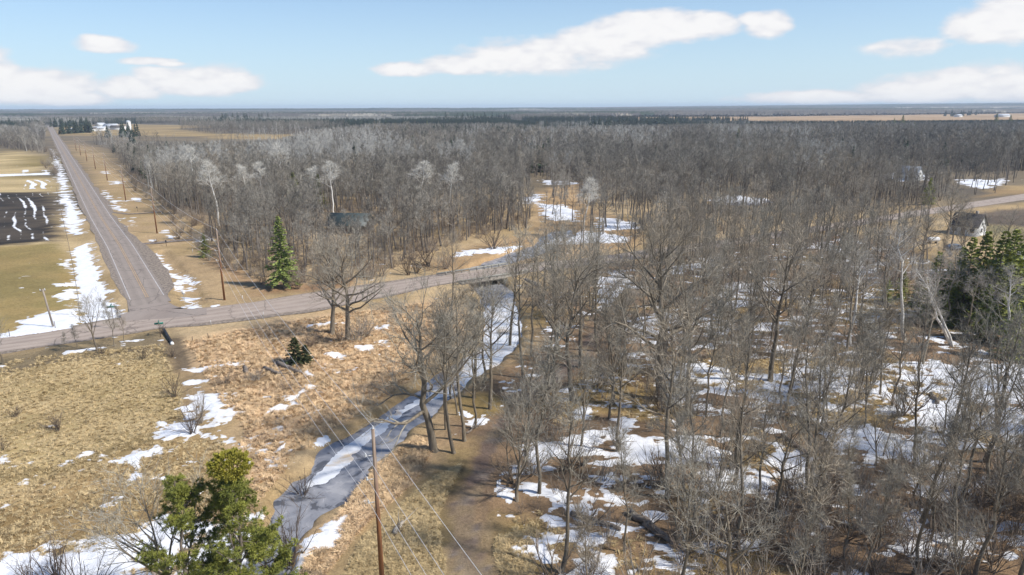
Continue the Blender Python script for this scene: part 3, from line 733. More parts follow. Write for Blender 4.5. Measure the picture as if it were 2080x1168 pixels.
def twig_tris(g, rng, base, d, L, w, m=0, up=0.15, spread=0.7):
    n = len(base)
    dd = unit(d * 0.75 + rng.normal(size=(n, 3)) * spread + np.array([0, 0, up]))
    Ls = L * (0.5 + rng.random((n, 1)))
    s = unit(np.cross(dd, rng.normal(size=(n, 3)))) * (w * (0.7 + 0.6 * rng.random((n, 1))) * 0.5)
    v = np.stack([base + s, base - s, base + dd * Ls], 1).reshape(-1, 3)
    g.add(v, None, np.arange(3 * n).reshape(-1, 3), m)
    return base, dd, Ls


KINDS = {
    # fork: where limbs start, limb: length of the lowest limbs over height, ang: (low, high) angle off the trunk, nl: limbs, top: trunk top over height
    'oak':    dict(fork=0.26, top=0.78, nl=15, limb=0.46, ang=(50, 72), wig=0.20, up=0.10, r=0.025, prof=0.45, nc=(6, 4), lean=0.02),
    'round':  dict(fork=0.36, top=0.80, nl=14, limb=0.36, ang=(38, 60), wig=0.15, up=0.12, r=0.017, prof=0.35, nc=(5, 4), lean=0.03),
    'forest': dict(fork=0.45, top=0.95, nl=13, limb=0.25, ang=(30, 52), wig=0.12, up=0.12, r=0.0125, prof=0.5, nc=(4, 4), lean=0.04),
    'vase':   dict(fork=0.22, top=0.72, nl=10, limb=0.62, ang=(18, 34), wig=0.09, up=0.10, r=0.017, prof=0.40, nc=(6, 4), lean=0.02),
    'slim':   dict(fork=0.30, top=0.97, nl=14, limb=0.20, ang=(28, 48), wig=0.10, up=0.10, r=0.0095, prof=0.6, nc=(5, 4), lean=0.06),
    'birch':  dict(fork=0.56, top=0.97, nl=12, limb=0.17, ang=(30, 50), wig=0.12, up=0.05, r=0.0115, prof=0.5, nc=(5, 5), lean=0.05),
}


def tree_geo(seed, Ht, kind, lod=0, twig=1.0, snag=False, lean=None):
    """returns (wood, crown) Geo: trunk with its limbs, and everything finer"""
    K = KINDS[kind]; rng = np.random.default_rng(seed)
    wood, crown = Geo(), Geo()
    ns = (9, 4, 4)[lod]
    ld = np.array([rng.normal() * K['lean'], rng.normal() * K['lean'], 0]) if lean is None else np.array(lean)
    t = np.linspace(0, 1, ns)
    top = K['top'] * Ht
    wob = np.cumsum(rng.normal(size=(ns, 2)), axis=0) * Ht * 0.011
    wob -= wob[0]
    P = np.stack([wob[:, 0] + ld[0] * top * t ** 1.3, wob[:, 1] + ld[1] * top * t ** 1.3, top * t - 0.25 * (t == 0)], 1)
    r0 = K['r'] * Ht
    R = r0 * (1 - 0.82 * t ** 1.1); R[0] *= 1.45
    if lod == 0:
        P = np.vstack([P[0], P[0] + (P[1] - P[0]) * 0.22, P[1:]]); R = np.concatenate([[R[0] * 1.1], [r0 * 1.02], R[1:]])
    wood.tube(P, R, (7, 4, 3)[lod])
    tp = np.concatenate([[0], np.cumsum(np.linalg.norm(np.diff(P, axis=0), axis=1))]); tp /= tp[-1]
    bl_b, bl_d, bl_w = [], [], []
    nl = (K['nl'], max(7, K['nl'] * 2 // 3), 6)[lod]
    f0 = K['fork'] / K['top']; az = rng.random() * 6
    for i in range(nl):
        f = (i + rng.random() * 0.6) / nl
        tt = f0 + (1 - f0) * f * 0.98
        p = np.array([np.interp(tt, tp, P[:, k]) for k in range(3)]); rr = np.interp(tt, tp, R)
        az += 2.4 + rng.normal() * 0.4
        ang = math.radians(K['ang'][1] + (K['ang'][0] - K['ang'][1]) * f + rng.normal() * 7)
        L = K['limb'] * Ht * (1 - K['prof'] * f) * (0.72 + 0.5 * rng.random())
        if snag and rng.random() < 0.4: L *= 0.45
        L = min(L, (Ht * 1.03 - p[2]) / max(0.25, math.cos(ang) * 0.8 + 0.2) + Ht * 0.05)
        d = rot_from(unit(P[-1] - P[0]), ang, az)
        chain(wood, crown, rng, p, d, L, min(rr * 0.66, 0.018 * L + 0.018 + 0.03 * (kind == 'oak')), 1, K, lod, bl_b, bl_d)
    # twigs on the finest branches
    if bl_b:
        B = np.concatenate(bl_b); D = np.concatenate(bl_d)
        if lod == 0:
            k = (3 if kind == 'oak' else 2) if twig > 0.65 else 1; s0 = Ht / 16.0
            B2 = np.repeat(B, k, 0) + np.repeat(D, k, 0) * rng.random((len(B) * k, 1)) * 0.25; D2 = np.repeat(D, k, 0)
            b, dd, Ls = twig_tris(crown, rng, B2, D2, 0.95 * s0 ** 0.5, 0.026, up=0.25, spread=0.36)
            b2 = (b + dd * Ls * (0.25 + 0.5 * rng.random((len(b), 1))))[::2]
            twig_tris(crown, rng, b2, dd[::2], 0.5 * s0 ** 0.5, 0.019, spread=0.5)
        elif lod == 1:
            B2 = np.repeat(B, 2, 0); D2 = np.repeat(D, 2, 0)
            twig_tris(crown, rng, B2, D2, 1.2 * twig, 0.05, spread=0.5)
        else:
            B2 = np.repeat(B, 2, 0); D2 = np.repeat(D, 2, 0)
            twig_tris(crown, rng, B2, D2, 1.7 * twig, 0.15, spread=0.65)
    return wood, crown


def chain(wood, crown, rng, p, d, L, r, lvl, K, lod, bl_b, bl_d):
    n = ((0, 6, 5, 3), (0, 4, 3, 2), (0, 3, 2, 2))[lod][lvl]
    P = [p]; seg = L / (n - 1); wig = K['wig'] * (0.8 if lvl == 1 else 1.2)
    for i in range(n - 1):
        d = unit(d + rng.normal(size=3) * wig + np.array([0, 0, K['up'] * (1.0 if lvl < 3 else 0.4)]))
        P.append(P[-1] + d * seg)
    P = np.array(P); R = r * (1 - 0.78 * np.linspace(0, 1, n))
    R = np.maximum(R, (0.012, 0.018, 0.035)[lod])
    g = wood if lvl == 1 else crown
    g.tube(P, R, ((0, 5, 4, 3), (0, 3, 3, 3), (0, 3, 3, 3))[lod][lvl])
    last = (3, 2, 1)[lod]
    D = np.gradient(P, axis=0); D = unit(D)
    if lvl == last:
        mlt = (3, 6, 9)[lod]
        tt = 0.15 + 0.85 * (np.arange(mlt) + rng.random(mlt)) / mlt
        x = tt * (n - 1); i0 = np.clip(x.astype(int), 0, n - 2); fr = (x - i0)[:, None]
        bl_b.append(P[i0] * (1 - fr) + P[i0 + 1] * fr); bl_d.append(D[i0])
        return
    nc = K['nc'][lvl - 1] if lod == 0 else (6, 0)[lvl - 1]
    az = rng.random() * 6
    for i in range(nc):
        f = 0.22 + 0.78 * (i + rng.random() * 0.8) / nc
        x = f * (n - 1); i0 = min(int(x), n - 2); fr = x - i0
        q = P[i0] * (1 - fr) + P[i0 + 1] * fr
        az += 2.4 + rng.normal() * 0.5
        dd = rot_from(D[i0], math.radians(38 + rng.normal() * 9), az)
        LL_ = L * (0.50 if lvl == 1 else 0.46) * (1.15 - 0.55 * f) * (0.7 + 0.6 * rng.random())
        chain(wood, crown, rng, q, dd, LL_, R[i0] * 0.6, lvl + 1, K, lod, bl_b, bl_d)


def bark_mat(name, c1, c2, ov=0.22, sc=3.0):
    return simple_mat(name, c1, 0.9, 0.2, sc, obj_var=ov, col2=c2, stretch=(1, 1, 0.35), spec=0.15)


M_BARK = bark_mat('grey_brown_bark', (0.25, 0.208, 0.155), (0.125, 0.104, 0.074))
M_TWIG = bark_mat('grey_twigs', (0.385, 0.35, 0.28), (0.265, 0.238, 0.19), 0.18)
M_TWIGW = bark_mat('warm_brown_twigs', (0.385, 0.33, 0.25), (0.27, 0.227, 0.17), 0.18)
M_BIRCH = simple_mat('white_birch_bark', (0.80, 0.77, 0.70), 0.75, 0.2, 2.2, obj_var=0.10, col2=(0.55, 0.51, 0.45), stretch=(1, 1, 2.2), spec=0.2)
M_BIRCHT = bark_mat('pale_birch_twigs', (0.50, 0.455, 0.39), (0.32, 0.28, 0.235), 0.12)
M_TAN = simple_mat('tan_poplar_bark', (0.36, 0.30, 0.215), 0.85, 0.2, 2.0, obj_var=0.12, col2=(0.22, 0.185, 0.135), stretch=(1, 1, 0.4), spec=0.15)
M_FARB = bark_mat('woodland_bark', (0.185, 0.16, 0.135), (0.105, 0.09, 0.077), 0.3)
M_FARP = bark_mat('pale_aspen_wood', (0.52, 0.50, 0.45), (0.36, 0.34, 0.305), 0.15)


def stand_mat(name, tones, ov):
    """bark and twig colour that differs from stand to stand and from tree to tree"""
    m, n = mat_new(name)
    pos = n.n('ShaderNodeNewGeometry').outputs['Position']; oi = n.n('ShaderNodeObjectInfo')
    nz = n.n('ShaderNodeTexNoise', {'Vector': oi.outputs['Location'], 'Scale': 0.011, 'Detail': 4.0, 'Roughness': 0.6})
    f = n.n('ShaderNodeMapRange', {0: n.m('ADD', nz.outputs[0], n.m('MULTIPLY', n.m('SUBTRACT', oi.outputs['Random'], 0.5), 0.22)), 1: 0.36, 2: 0.64}).outputs[0]
    r = n.n('ShaderNodeValToRGB', {0: f}); cr = r.color_ramp
    cr.elements[0].color = (*tones[0], 1); cr.elements[1].color = (*tones[-1], 1)
    for i, c_ in enumerate(tones[1:-1]):
        e_ = cr.elements.new((i + 1) / (len(tones) - 1)); e_.color = (*c_, 1)
    k = n.m('ADD', n.m('MULTIPLY', n.m('FRACT', n.m('MULTIPLY', oi.outputs['Random'], 7.31)), ov * 2), 1 - ov)
    c = n.mix(1.0, r.outputs[0], n.n('ShaderNodeCombineXYZ', {0: k, 1: k, 2: k}).outputs[0], 'MULTIPLY')
    b = n.n('ShaderNodeBsdfPrincipled', {'Base Color': c, 'Roughness': 0.9, 'Specular IOR Level': 0.12})
    n.n('ShaderNodeOutputMaterial', {0: b.outputs[0]})
    return m


M_FARW = stand_mat('wood_greys', [(0.18, 0.165, 0.142), (0.25, 0.228, 0.19), (0.33, 0.305, 0.255), (0.275, 0.235, 0.18)], 0.30)


def make_variant(seed, Ht, kind, bark, twigm, **kw):
    wd, cr = tree_geo(seed, Ht, kind, 0, **kw)
    return (wd.mesh('trunk', bark, True), cr.mesh('crown', twigm), Ht)


M_PALET = bark_mat('bleached_twigs', (0.72, 0.69, 0.62), (0.55, 0.52, 0.455), 0.08)
VAR = {
    'oak': [make_variant(100 + i, 18, 'oak', M_BARK, M_TWIG if i else M_TWIGW) for i in range(3)],
    'round': [make_variant(120 + i, 18, 'round', M_BARK, (M_TWIG, M_TWIGW, M_TWIG)[i]) for i in range(3)],
    'forest': [make_variant(140 + i, 18, 'forest', M_BARK, (M_TWIG, M_TWIGW)[i % 2]) for i in range(5)],
    'vase': [make_variant(160 + i, 14, 'vase', M_BARK, M_TWIG) for i in range(2)],
    'slim': [make_variant(180 + i, 12, 'slim', M_BARK, (M_TWIG, M_TWIGW, M_TWIG)[i]) for i in range(3)],
    'birch': [make_variant(200 + i, 17, 'birch', M_BIRCH, M_BIRCHT, twig=0.5) for i in range(3)],
    'pale': [make_variant(210 + i, 17, 'birch', M_BIRCH, M_PALET) for i in range(2)],
    'tan': [make_variant(220 + i, 17, 'birch', M_TAN, M_BIRCHT, twig=0.6) for i in range(2)],
}


def put_tree(kind, x, y, Ht, label, group=None, idx=None, rz=None, name='bare_tree', cat='tree', wide=1.0, lean=(0, 0), z=None):
    v = VAR[kind]; i = (random.randrange(len(v)) if idx is None else idx % len(v)); tm, cm, h0 = v[i]
    z = float(ground_z(x, y)) if z is None else z
    e = empty(name, (x, y, z), random.random() * 6.28 if rz is None else rz, label=label, category=cat)
    s = Ht / h0; e.scale = (s * wide, s * wide, s)
    if lean != (0, 0): e.rotation_euler = (lean[0], lean[1], 0)
    if group: e['group'] = group
    link('trunk', tm, e); link('crown', cm, e)
    return e


def bt(bx, by, ty):
    """ground point and height of a tree from the rows of its foot and its top in the photograph"""
    p = G(bx, by); d = CF + 0 * CR - (ty - 584) / F * CU
    t = p[1] / d[1]
    return p[0], p[1], H + t * d[2]


random.seed(5)
TREES = []   # (x, y) of every individual tree


def T(kind, bx, by, ty, label, **kw):
    x, y, h = bt(bx, by, ty)
    TREES.append((x, y))
    return put_tree(kind, x, y, h, label, **kw)


# trees one can point at in the photograph: kind, foot x, foot y, top y
T('vase', 197, 712, 598, 'bare upright tree with many fanned branches beside the dirt end of the cross road', idx=0)
T('slim', 157, 705, 655, 'small bare sapling half hidden behind the fanned roadside tree')
T('slim', 232, 702, 605, 'thin bare tree just right of the fanned tree by the road junction', idx=0)
T('slim', 252, 694, 618, 'thinnest bare tree at the roadside by the junction, last of the small row', idx=1)
T('slim', 130, 714, 672, 'short bare sapling standing left of the fanned roadside tree', idx=2)
T('vase', 5, 738, 640, 'bare multi-stemmed tree cut by the left edge beside the cross road', idx=1)
T('oak', 675, 678, 478, 'left one of two spreading bare oaks standing together below the cross road', idx=0, name='bare_oak')
T('oak', 707, 692, 470, 'right one of two spreading bare oaks standing together below the cross road', idx=1, name='bare_oak')
T('oak', 882, 913, 560, 'big dark bare oak with low spreading limbs on the near stream bank', idx=2, name='bare_oak', wide=0.95)
T('forest', 922, 916, 610, 'tall bare tree close beside the big dark oak on the stream bank', idx=0)
T('forest', 943, 893, 575, 'bare tree with swollen mossy foot between the big oak and the track', idx=1)
T('slim', 965, 868, 640, 'slender straight bare tree between the stream and the dirt track', idx=0, wide=1.2)
T('round', 995, 828, 545, 'bare tree with a thick pale trunk and crooked forks beside the icy stream', idx=0, wide=0.8)
T('slim', 905, 870, 640, 'thin bare tree leaning over the water behind the big dark oak', idx=1)
T('slim', 930, 840, 640, 'thin bare tree behind the mossy-footed tree at the stream edge', idx=2)
T('forest', 1035, 692, 450, 'tall bare tree with a bare straight trunk in front of the bridge', idx=2)
T('forest', 918, 640, 470, 'brown bare tree with curled branches at the left end of the bridge', idx=1)
T('forest', 1106, 812, 560, 'leaning bare tree standing right against the dirt track', idx=3)
T('slim', 1095, 1000, 690, 'tall thin bare tree at the left rim of the near snow patch', idx=0, wide=1.3)
T('forest', 1125, 787, 520, 'dark straight bare tree right of the leaning tree by the track', idx=4)
T('round', 1163, 810, 480, 'broad bare tree with a wide fan of limbs before the road embankment', idx=1)
T('round', 1180, 745, 470, 'bare tree with twin stems rising behind the broad fan-limbed tree', idx=2)
T('forest', 1215, 712, 470, 'tall bare tree beside the far bend of the dirt track', idx=0)
T('slim', 1237, 848, 640, 'short-crowned bare tree on the leaf-covered floor above the near snow', idx=1, wide=1.3)
T('round', 1256, 915, 640, 'bare tree with a dense round crown rising out of the near snow patch', idx=0, wide=0.75)
T('oak', 1345, 808, 420, 'huge bare oak with far-reaching limbs in the middle of the snowy wood', idx=0, name='bare_oak', wide=1.0)
T('forest', 1356, 1010, 640, 'dark bowed bare trunk standing on the grass below the near snow', idx=1, wide=1.1)
T('slim', 1390, 1002, 760, 'slim dark bare tree right beside the bowed trunk', idx=2, wide=1.2)
T('round', 1398, 842, 520, 'bare tree forked low down right of the huge oak', idx=2)
T('slim', 1435, 842, 600, 'straight thin bare tree in the snow right of the forked tree', idx=0)
T('round', 1565, 772, 455, 'large bare tree with a heavy trunk behind the broad snow field', idx=1)
T('forest', 1490, 770, 530, 'bare tree with steeply rising limbs at the left rim of the broad snow field', idx=3)
T('forest', 1515, 772, 560, 'bare tree standing close right of the steep-limbed one', idx=4)
T('forest', 1596, 832, 620, 'slender bare tree inside the left end of the broad snow field', idx=2)
T('slim', 1672, 812, 640, 'thin bare tree in the middle of the broad snow field', idx=1, wide=1.2)
T('slim', 1745, 810, 640, 'first of four thin bare stems standing close together in the broad snow field', idx=0, wide=1.2)
T('slim', 1760, 815, 630, 'second of four thin bare stems standing close together in the broad snow field', idx=2, wide=1.2)
T('slim', 1788, 800, 620, 'third of four thin bare stems standing close together in the broad snow field', idx=1, wide=1.2)
T('forest', 1812, 825, 640, 'last and thickest of four bare stems standing together in the broad snow field', idx=0)
T('forest', 1863, 790, 600, 'pale straight bare tree on the golden tuft inside the broad snow field', idx=4)
T('round', 1935, 905, 640, 'dark forked bare tree at the lower rim of the broad snow field', idx=0, wide=0.8)
T('vase', 2000, 935, 640, 'many-stemmed bare tree near the right edge beside the broad snow field', idx=0)
T('round', 2060, 960, 620, 'bare mossy tree cut by the right edge below the snow field', idx=2, wide=0.8)
T('forest', 1785, 1110, 880, 'dark leaning bare trunk between the lowest snow patches on the right', idx=2)
T('forest', 1855, 1165, 890, 'pale grey bare trunk at the bottom edge beside the lowest snow patch', idx=3)
T('slim', 1630, 1150, 850, 'thin dark bare tree in the brushy lower right corner of the wood', idx=1, wide=1.2)
T('forest', 1500, 1120, 800, 'pale bare tree among the brush right of the long fallen logs', idx=3)
T('forest', 1140, 1160, 830, 'bare tree with a dark thick foot between the two nearest snow patches', idx=0, wide=1.1)
T('slim', 1268, 1120, 880, 'thin bare sapling standing beside the nearest round snow patch', idx=0)
T('vase', 1050, 1015, 790, 'bushy bare tree bending over the edge of the dirt track', idx=1)
T('vase', 1180, 905, 720, 'low bare bushy tree left of the near snow patch', idx=0, wide=0.8)
T('round', 962, 806, 570, 'round-crowned bare tree on the water edge between the oak and the thick pale trunk', idx=2)
T('forest', 985, 775, 555, 'bare tree at the water edge right of the thick pale trunk', idx=3)
T('slim', 915, 800, 625, 'thin bare tree on the far side of the big dark oak at the ice', idx=0, wide=1.2)
T('forest', 1062, 765, 520, 'tall bare tree between the stream bend and the dirt track', idx=1)
T('forest', 1080, 722, 500, 'tall bare tree on the reddish leaves just past the stream bend', idx=4)
T('round', 1930, 520, 395, 'dark bare tree left of the white gabled house', idx=1)
T('forest', 1985, 530, 440, 'bare tree in front of the white gabled house', idx=0)
T('round', 2045, 535, 425, 'bare tree right of the white gabled house over the olive field', idx=2)
T('oak', 1925, 478, 380, 'wide dark bare oak behind the gas tank beside the white gabled house', idx=1, name='bare_oak')
PALE = []
# white birches and tan poplars
for k, (px, py, ty, lab) in enumerate([(1727, 700, 520, 'white birch with a small starry crown in the middle of the wood'), (1838, 690, 475, 'tall slender white birch left of the dark evergreens'),
                                      (2040, 722, 552, 'straight white birch near the right edge before the evergreens')]):
    x, y, h = bt(px, py, ty); put_tree('birch', x, y, h, lab, None, k, name='birch_tree', wide=1.5)
x, y, h = bt(1931, 700, 545); L1 = put_tree('birch', x, y, h * 1.08, 'left one of two white birch trunks leaning to the left together', 'leaning birch pair', 0, rz=1.0, name='birch_tree'); L1.rotation_euler = (0, -0.66, 0.1); L1.scale = (L1.scale[0] * 1.6, L1.scale[1] * 1.6, L1.scale[2] * 1.2)
x, y, h = bt(1934, 703, 560); L2 = put_tree('birch', x, y, h * 1.02, 'right one of two white birch trunks leaning to the left together', 'leaning birch pair', 1, rz=2.0, name='birch_tree'); L2.rotation_euler = (0, -0.62, 0.05); L2.scale = (L2.scale[0] * 1.5, L2.scale[1] * 1.5, L2.scale[2] * 1.2)
for k, (px, py, ty, lab) in enumerate([(1790, 690, 520, 'tan-barked poplar standing left of the tall white birch'), (1893, 665, 520, 'tan-barked poplar just right of the leaning birches'), (1915, 660, 505, 'tan-barked poplar with one long side branch before the evergreens'),
                                      (1965, 680, 560, 'slightly leaning tan poplar among the dark evergreens'), (1988, 672, 550, 'crooked tan poplar right of the leaning one before the evergreens'), (1875, 740, 600, 'grey-tan poplar standing below the two leaning birches')]):
    x, y, h = bt(px, py, ty); put_tree('tan', x, y, h, lab, None, k, name='poplar_tree', wide=1.4)
for k, (px, py, ty, lab) in enumerate([(445, 458, 338, 'white-limbed bare tree at the left among the dark roadside wood'), (507, 425, 340, 'white-barked tree with a forked top left in the wide grey wood'), (540, 420, 335, 'white-barked tree with a forked top right of its twin in the wide grey wood'), (680, 440, 338, 'pale bare tree rising above the dark-roofed house'),
                                      (852, 420, 335, 'broad white-limbed tree standing out of the grey wood'), (912, 440, 340, 'thin white tree right of the broad white-limbed one'), (575, 400, 300, 'pale tree in the middle of the grey wood'), (395, 380, 300, 'pale slim tree near the roadside edge of the wood'), (1184, 480, 372, 'thin white-barked tree leaning beside the upper stream'), (630, 420, 345, 'pale fan-crowned tree in the grey wood left of the house')]):
    x, y, h = bt(px, py, ty); PALE.append((x, y)); put_tree('pale', x, y, h * 1.06, lab, None, k, name='pale_tree', wide=2.2 if k in (4, 9) else 1.45)

# ------------------------------------------------------------------ the rest of the wood, filled at random inside the woods' outlines
W_NEAR = PG([(1090, 585), (1200, 552), (1330, 530), (1440, 516), (1600, 478), (1700, 472), (1800, 470), (1900, 505), (1890, 560), (2300, 590), (2500, 1300), (1075, 1300), (1010, 1080), (1010, 960), (1080, 850), (1140, 790), (1195, 720), (1100, 690), (1075, 640)])
W_BANK = PG([(1070, 660), (1180, 660), (1175, 720), (1080, 810), (1000, 880), (960, 850), (1040, 760)])
W_WEST = PG([(186, 292), (215, 302), (262, 352), (330, 415), (410, 484), (455, 524), (505, 566), (560, 578), (640, 572), (760, 556), (830, 538), (880, 516), (925, 498), (1000, 478), (1075, 466), (1086, 440), (1052, 412), (1085, 366), (1150, 352), (1210, 330), (1210, 282), (900, 280), (640, 274), (560, 287), (400, 293)])
W_NORTH = PG([(1130, 352), (1190, 282), (2200, 262), (2200, 345), (1960, 352), (1900, 345), (1780, 346), (1700, 378), (1600, 392), (1440, 392), (1400, 418), (1300, 432), (1230, 418), (1190, 372)])
W_NORTH2 = PG([(1300, 436), (1400, 420), (1440, 414), (1600, 412), (1690, 392), (1780, 370), (1940, 388), (1950, 398), (1900, 412), (1700, 440), (1440, 482), (1330, 494), (1295, 476), (1285, 450)])
W_LEFT = PG([(-700, 262), (92, 262), (96, 300), (92, 318), (-700, 322)])
FIELD_P = [PG(f[0]) for f in FIELDS]
HOUSE_XY = [G2(712, 468), G2(1965, 474), G2(1845, 362), G2(2078, 545)]


CABIN_YARD = PG([(676, 462), (752, 462), (772, 515), (668, 515)])


def fill(poly, spacing, seed, ymax=1e9, ymin=0.0):
    rng = np.random.default_rng(seed)
    lo, hi = poly.min(0), poly.max(0); lo = np.maximum(lo, [-9000, ymin]); hi = np.minimum(hi, [9000, ymax])
    n = int((hi[0] - lo[0]) * (hi[1] - lo[1]) / spacing ** 2)
    nxn = max(1, int((hi[0] - lo[0]) / spacing)); nyn = max(1, int((hi[1] - lo[1]) / spacing))
    a, b = np.meshgrid(np.arange(nxn), np.arange(nyn))
    x = lo[0] + (a.ravel() + rng.random(nxn * nyn)) * spacing; y = lo[1] + (b.ravel() + rng.random(nxn * nyn)) * spacing
    s = sdist(x, y, poly, 5)
    k = (s > 0) & (np.abs(x) < 0.80 * y + 25) & (ldist(x, y, CR_C, 30) > 5.2) & (ldist(x, y, ROAD_C, 30) > 9) & (ldist(x, y, PATH_C, 10) > 2.6) & (stream_sd(x, y) < -1.5)
    for hx, hy in HOUSE_XY: k &= (np.hypot(x - hx, y - hy) > 11)
    for f in FIELD_P: k &= sdist(x, y, f, 3) < 0
    k &= sdist(x, y, CABIN_YARD, 3) < 0
    for hx, hy in PALE: k &= ~((np.abs(x - hx) < 4.5) & (y < hy + 4) & (y > hy - 12))
    return np.stack([x[k], y[k]], 1)


tn = np.array(TREES)
cand = np.vstack([fill(W_NEAR, 5.4, 301), fill(W_BANK, 5.6, 302), fill(PG([(1450, 1010), (1700, 960), (2300, 950), (2500, 1300), (1300, 1300), (1330, 1100)]), 4.5, 303)])
dmin = np.min(np.hypot(cand[:, None, 0] - tn[None, :, 0], cand[:, None, 1] - tn[None, :, 1]), axis=1)
cand = cand[dmin > 2.4]
cand = cand[np.argsort(np.hypot(cand[:, 0], cand[:, 1]))]
# clearings that stay open in the photograph
for op in ([(1560, 745), (2040, 735), (2060, 860), (1700, 800)], [(1060, 900), (1400, 880), (1440, 930), (1100, 950)], [(1170, 960), (1320, 1010), (1190, 1025)], [(1150, 1070), (1250, 1070), (1270, 1168), (1170, 1168)], [(1060, 830), (1230, 820), (1230, 870), (1060, 880)], [(1690, 600), (2300, 600), (2400, 850), (1800, 840)], [(1900, 440), (2200, 440), (2200, 560), (1900, 520)], [(1250, 560), (1320, 555), (1320, 640), (1230, 660)]):
    s = sdist(cand[:, 0], cand[:, 1], PG(op), 5); rr = np.random.default_rng(8).random(len(cand))
    cand = cand[(s < 0) | (rr < 0.22)]
N_IND = 300 - len(TREES)
LANDMARKS = [((1356, 1010), 'the dark bowed trunk'), ((1345, 808), 'the huge spreading oak'), ((1256, 915), 'the round-crowned tree in the near snow'), ((1106, 812), 'the leaning tree by the track'), ((1565, 772), 'the heavy-trunked tree behind the snow field'),
             ((1935, 905), 'the dark forked tree by the snow field'), ((1163, 810), 'the fan-limbed tree'), ((1727, 700), 'the starry white birch'), ((1931, 700), 'the pair of leaning birches'), ((2040, 722), 'the right-hand white birch'), ((1320, 1080), 'the nearest long fallen log'),
             ((1490, 1075), 'the split log in the brush'), ((1615, 905), 'the log lying across the snow'), ((1268, 1120), 'the nearest round snow patch'), ((1590, 600), 'the snowy clearing by the road'), ((1260, 610), 'the snow strip beside the cross road'), ((1450, 560), 'the snow behind the huge oak'), ((1700, 500), 'the small snow patch by the cross road'), ((1790, 590), 'the evergreens inside the wood'), ((1085, 590), 'the right end of the bridge'), ((1360, 540), 'the roadside snow right of the bridge'), ((1215, 712), 'the far bend of the dirt track'), ((1430, 842), 'the straight thin tree in the snow'), ((1812, 825), 'the four close stems'), ((2000, 935), 'the many-stemmed tree')]
LMXY = np.array([G2(*p) for p, _ in LANDMARKS]); rank = {}
ADJ = {'forest': 'tall narrow-crowned bare tree', 'round': 'round-crowned bare tree', 'slim': 'thin bare sapling', 'oak': 'spreading bare tree', 'vase': 'bushy many-stemmed tree'}
ORD = ['nearest to', 'second nearest to', 'third nearest to', 'fourth nearest to', 'fifth nearest to']
rngf = np.random.default_rng(77)
for i, (x, y) in enumerate(cand[:N_IND]):
    r = math.hypot(x, y)
    kind = rngf.choice(['forest', 'round', 'slim', 'vase'], p=[0.42, 0.16, 0.32, 0.10] if r > 75 else [0.28, 0.07, 0.50, 0.15])
    Ht = {'forest': 13.5, 'round': 12.5, 'slim': 9.0, 'vase': 6.0}[kind] * (0.8 + 0.4 * rngf.random())
    d = np.hypot(LMXY[:, 0] - x, LMXY[:, 1] - y); j = int(np.argmin(d)); key = (kind, j); rk = rank.get(key, 0)
    if d[j] < 45 and rk < 5:
        rank[key] = rk + 1
        lab = '%s %s %s' % (ADJ[kind], ORD[rk], LANDMARKS[j][1]); grp = None
    else:
        zone = 'far part of the snowy wood' if y > 105 else ('crowded wood right of the track' if y > 70 else 'brushy wood at the lower right')
        lab = '%s in the %s' % (ADJ[kind], zone); grp = '%s trees in the %s' % (kind, zone)
    put_tree(kind, x, y, Ht, lab, grp or 'bare trees of the snowy wood', name='bare_tree')

# ------------------------------------------------------------------ woods too many to count: one object per wood and kind
_src = {}


def src_obj(me):
    if me.name not in _src: _src[me.name] = bpy.data.objects.new('source', me)
    return _src[me.name]


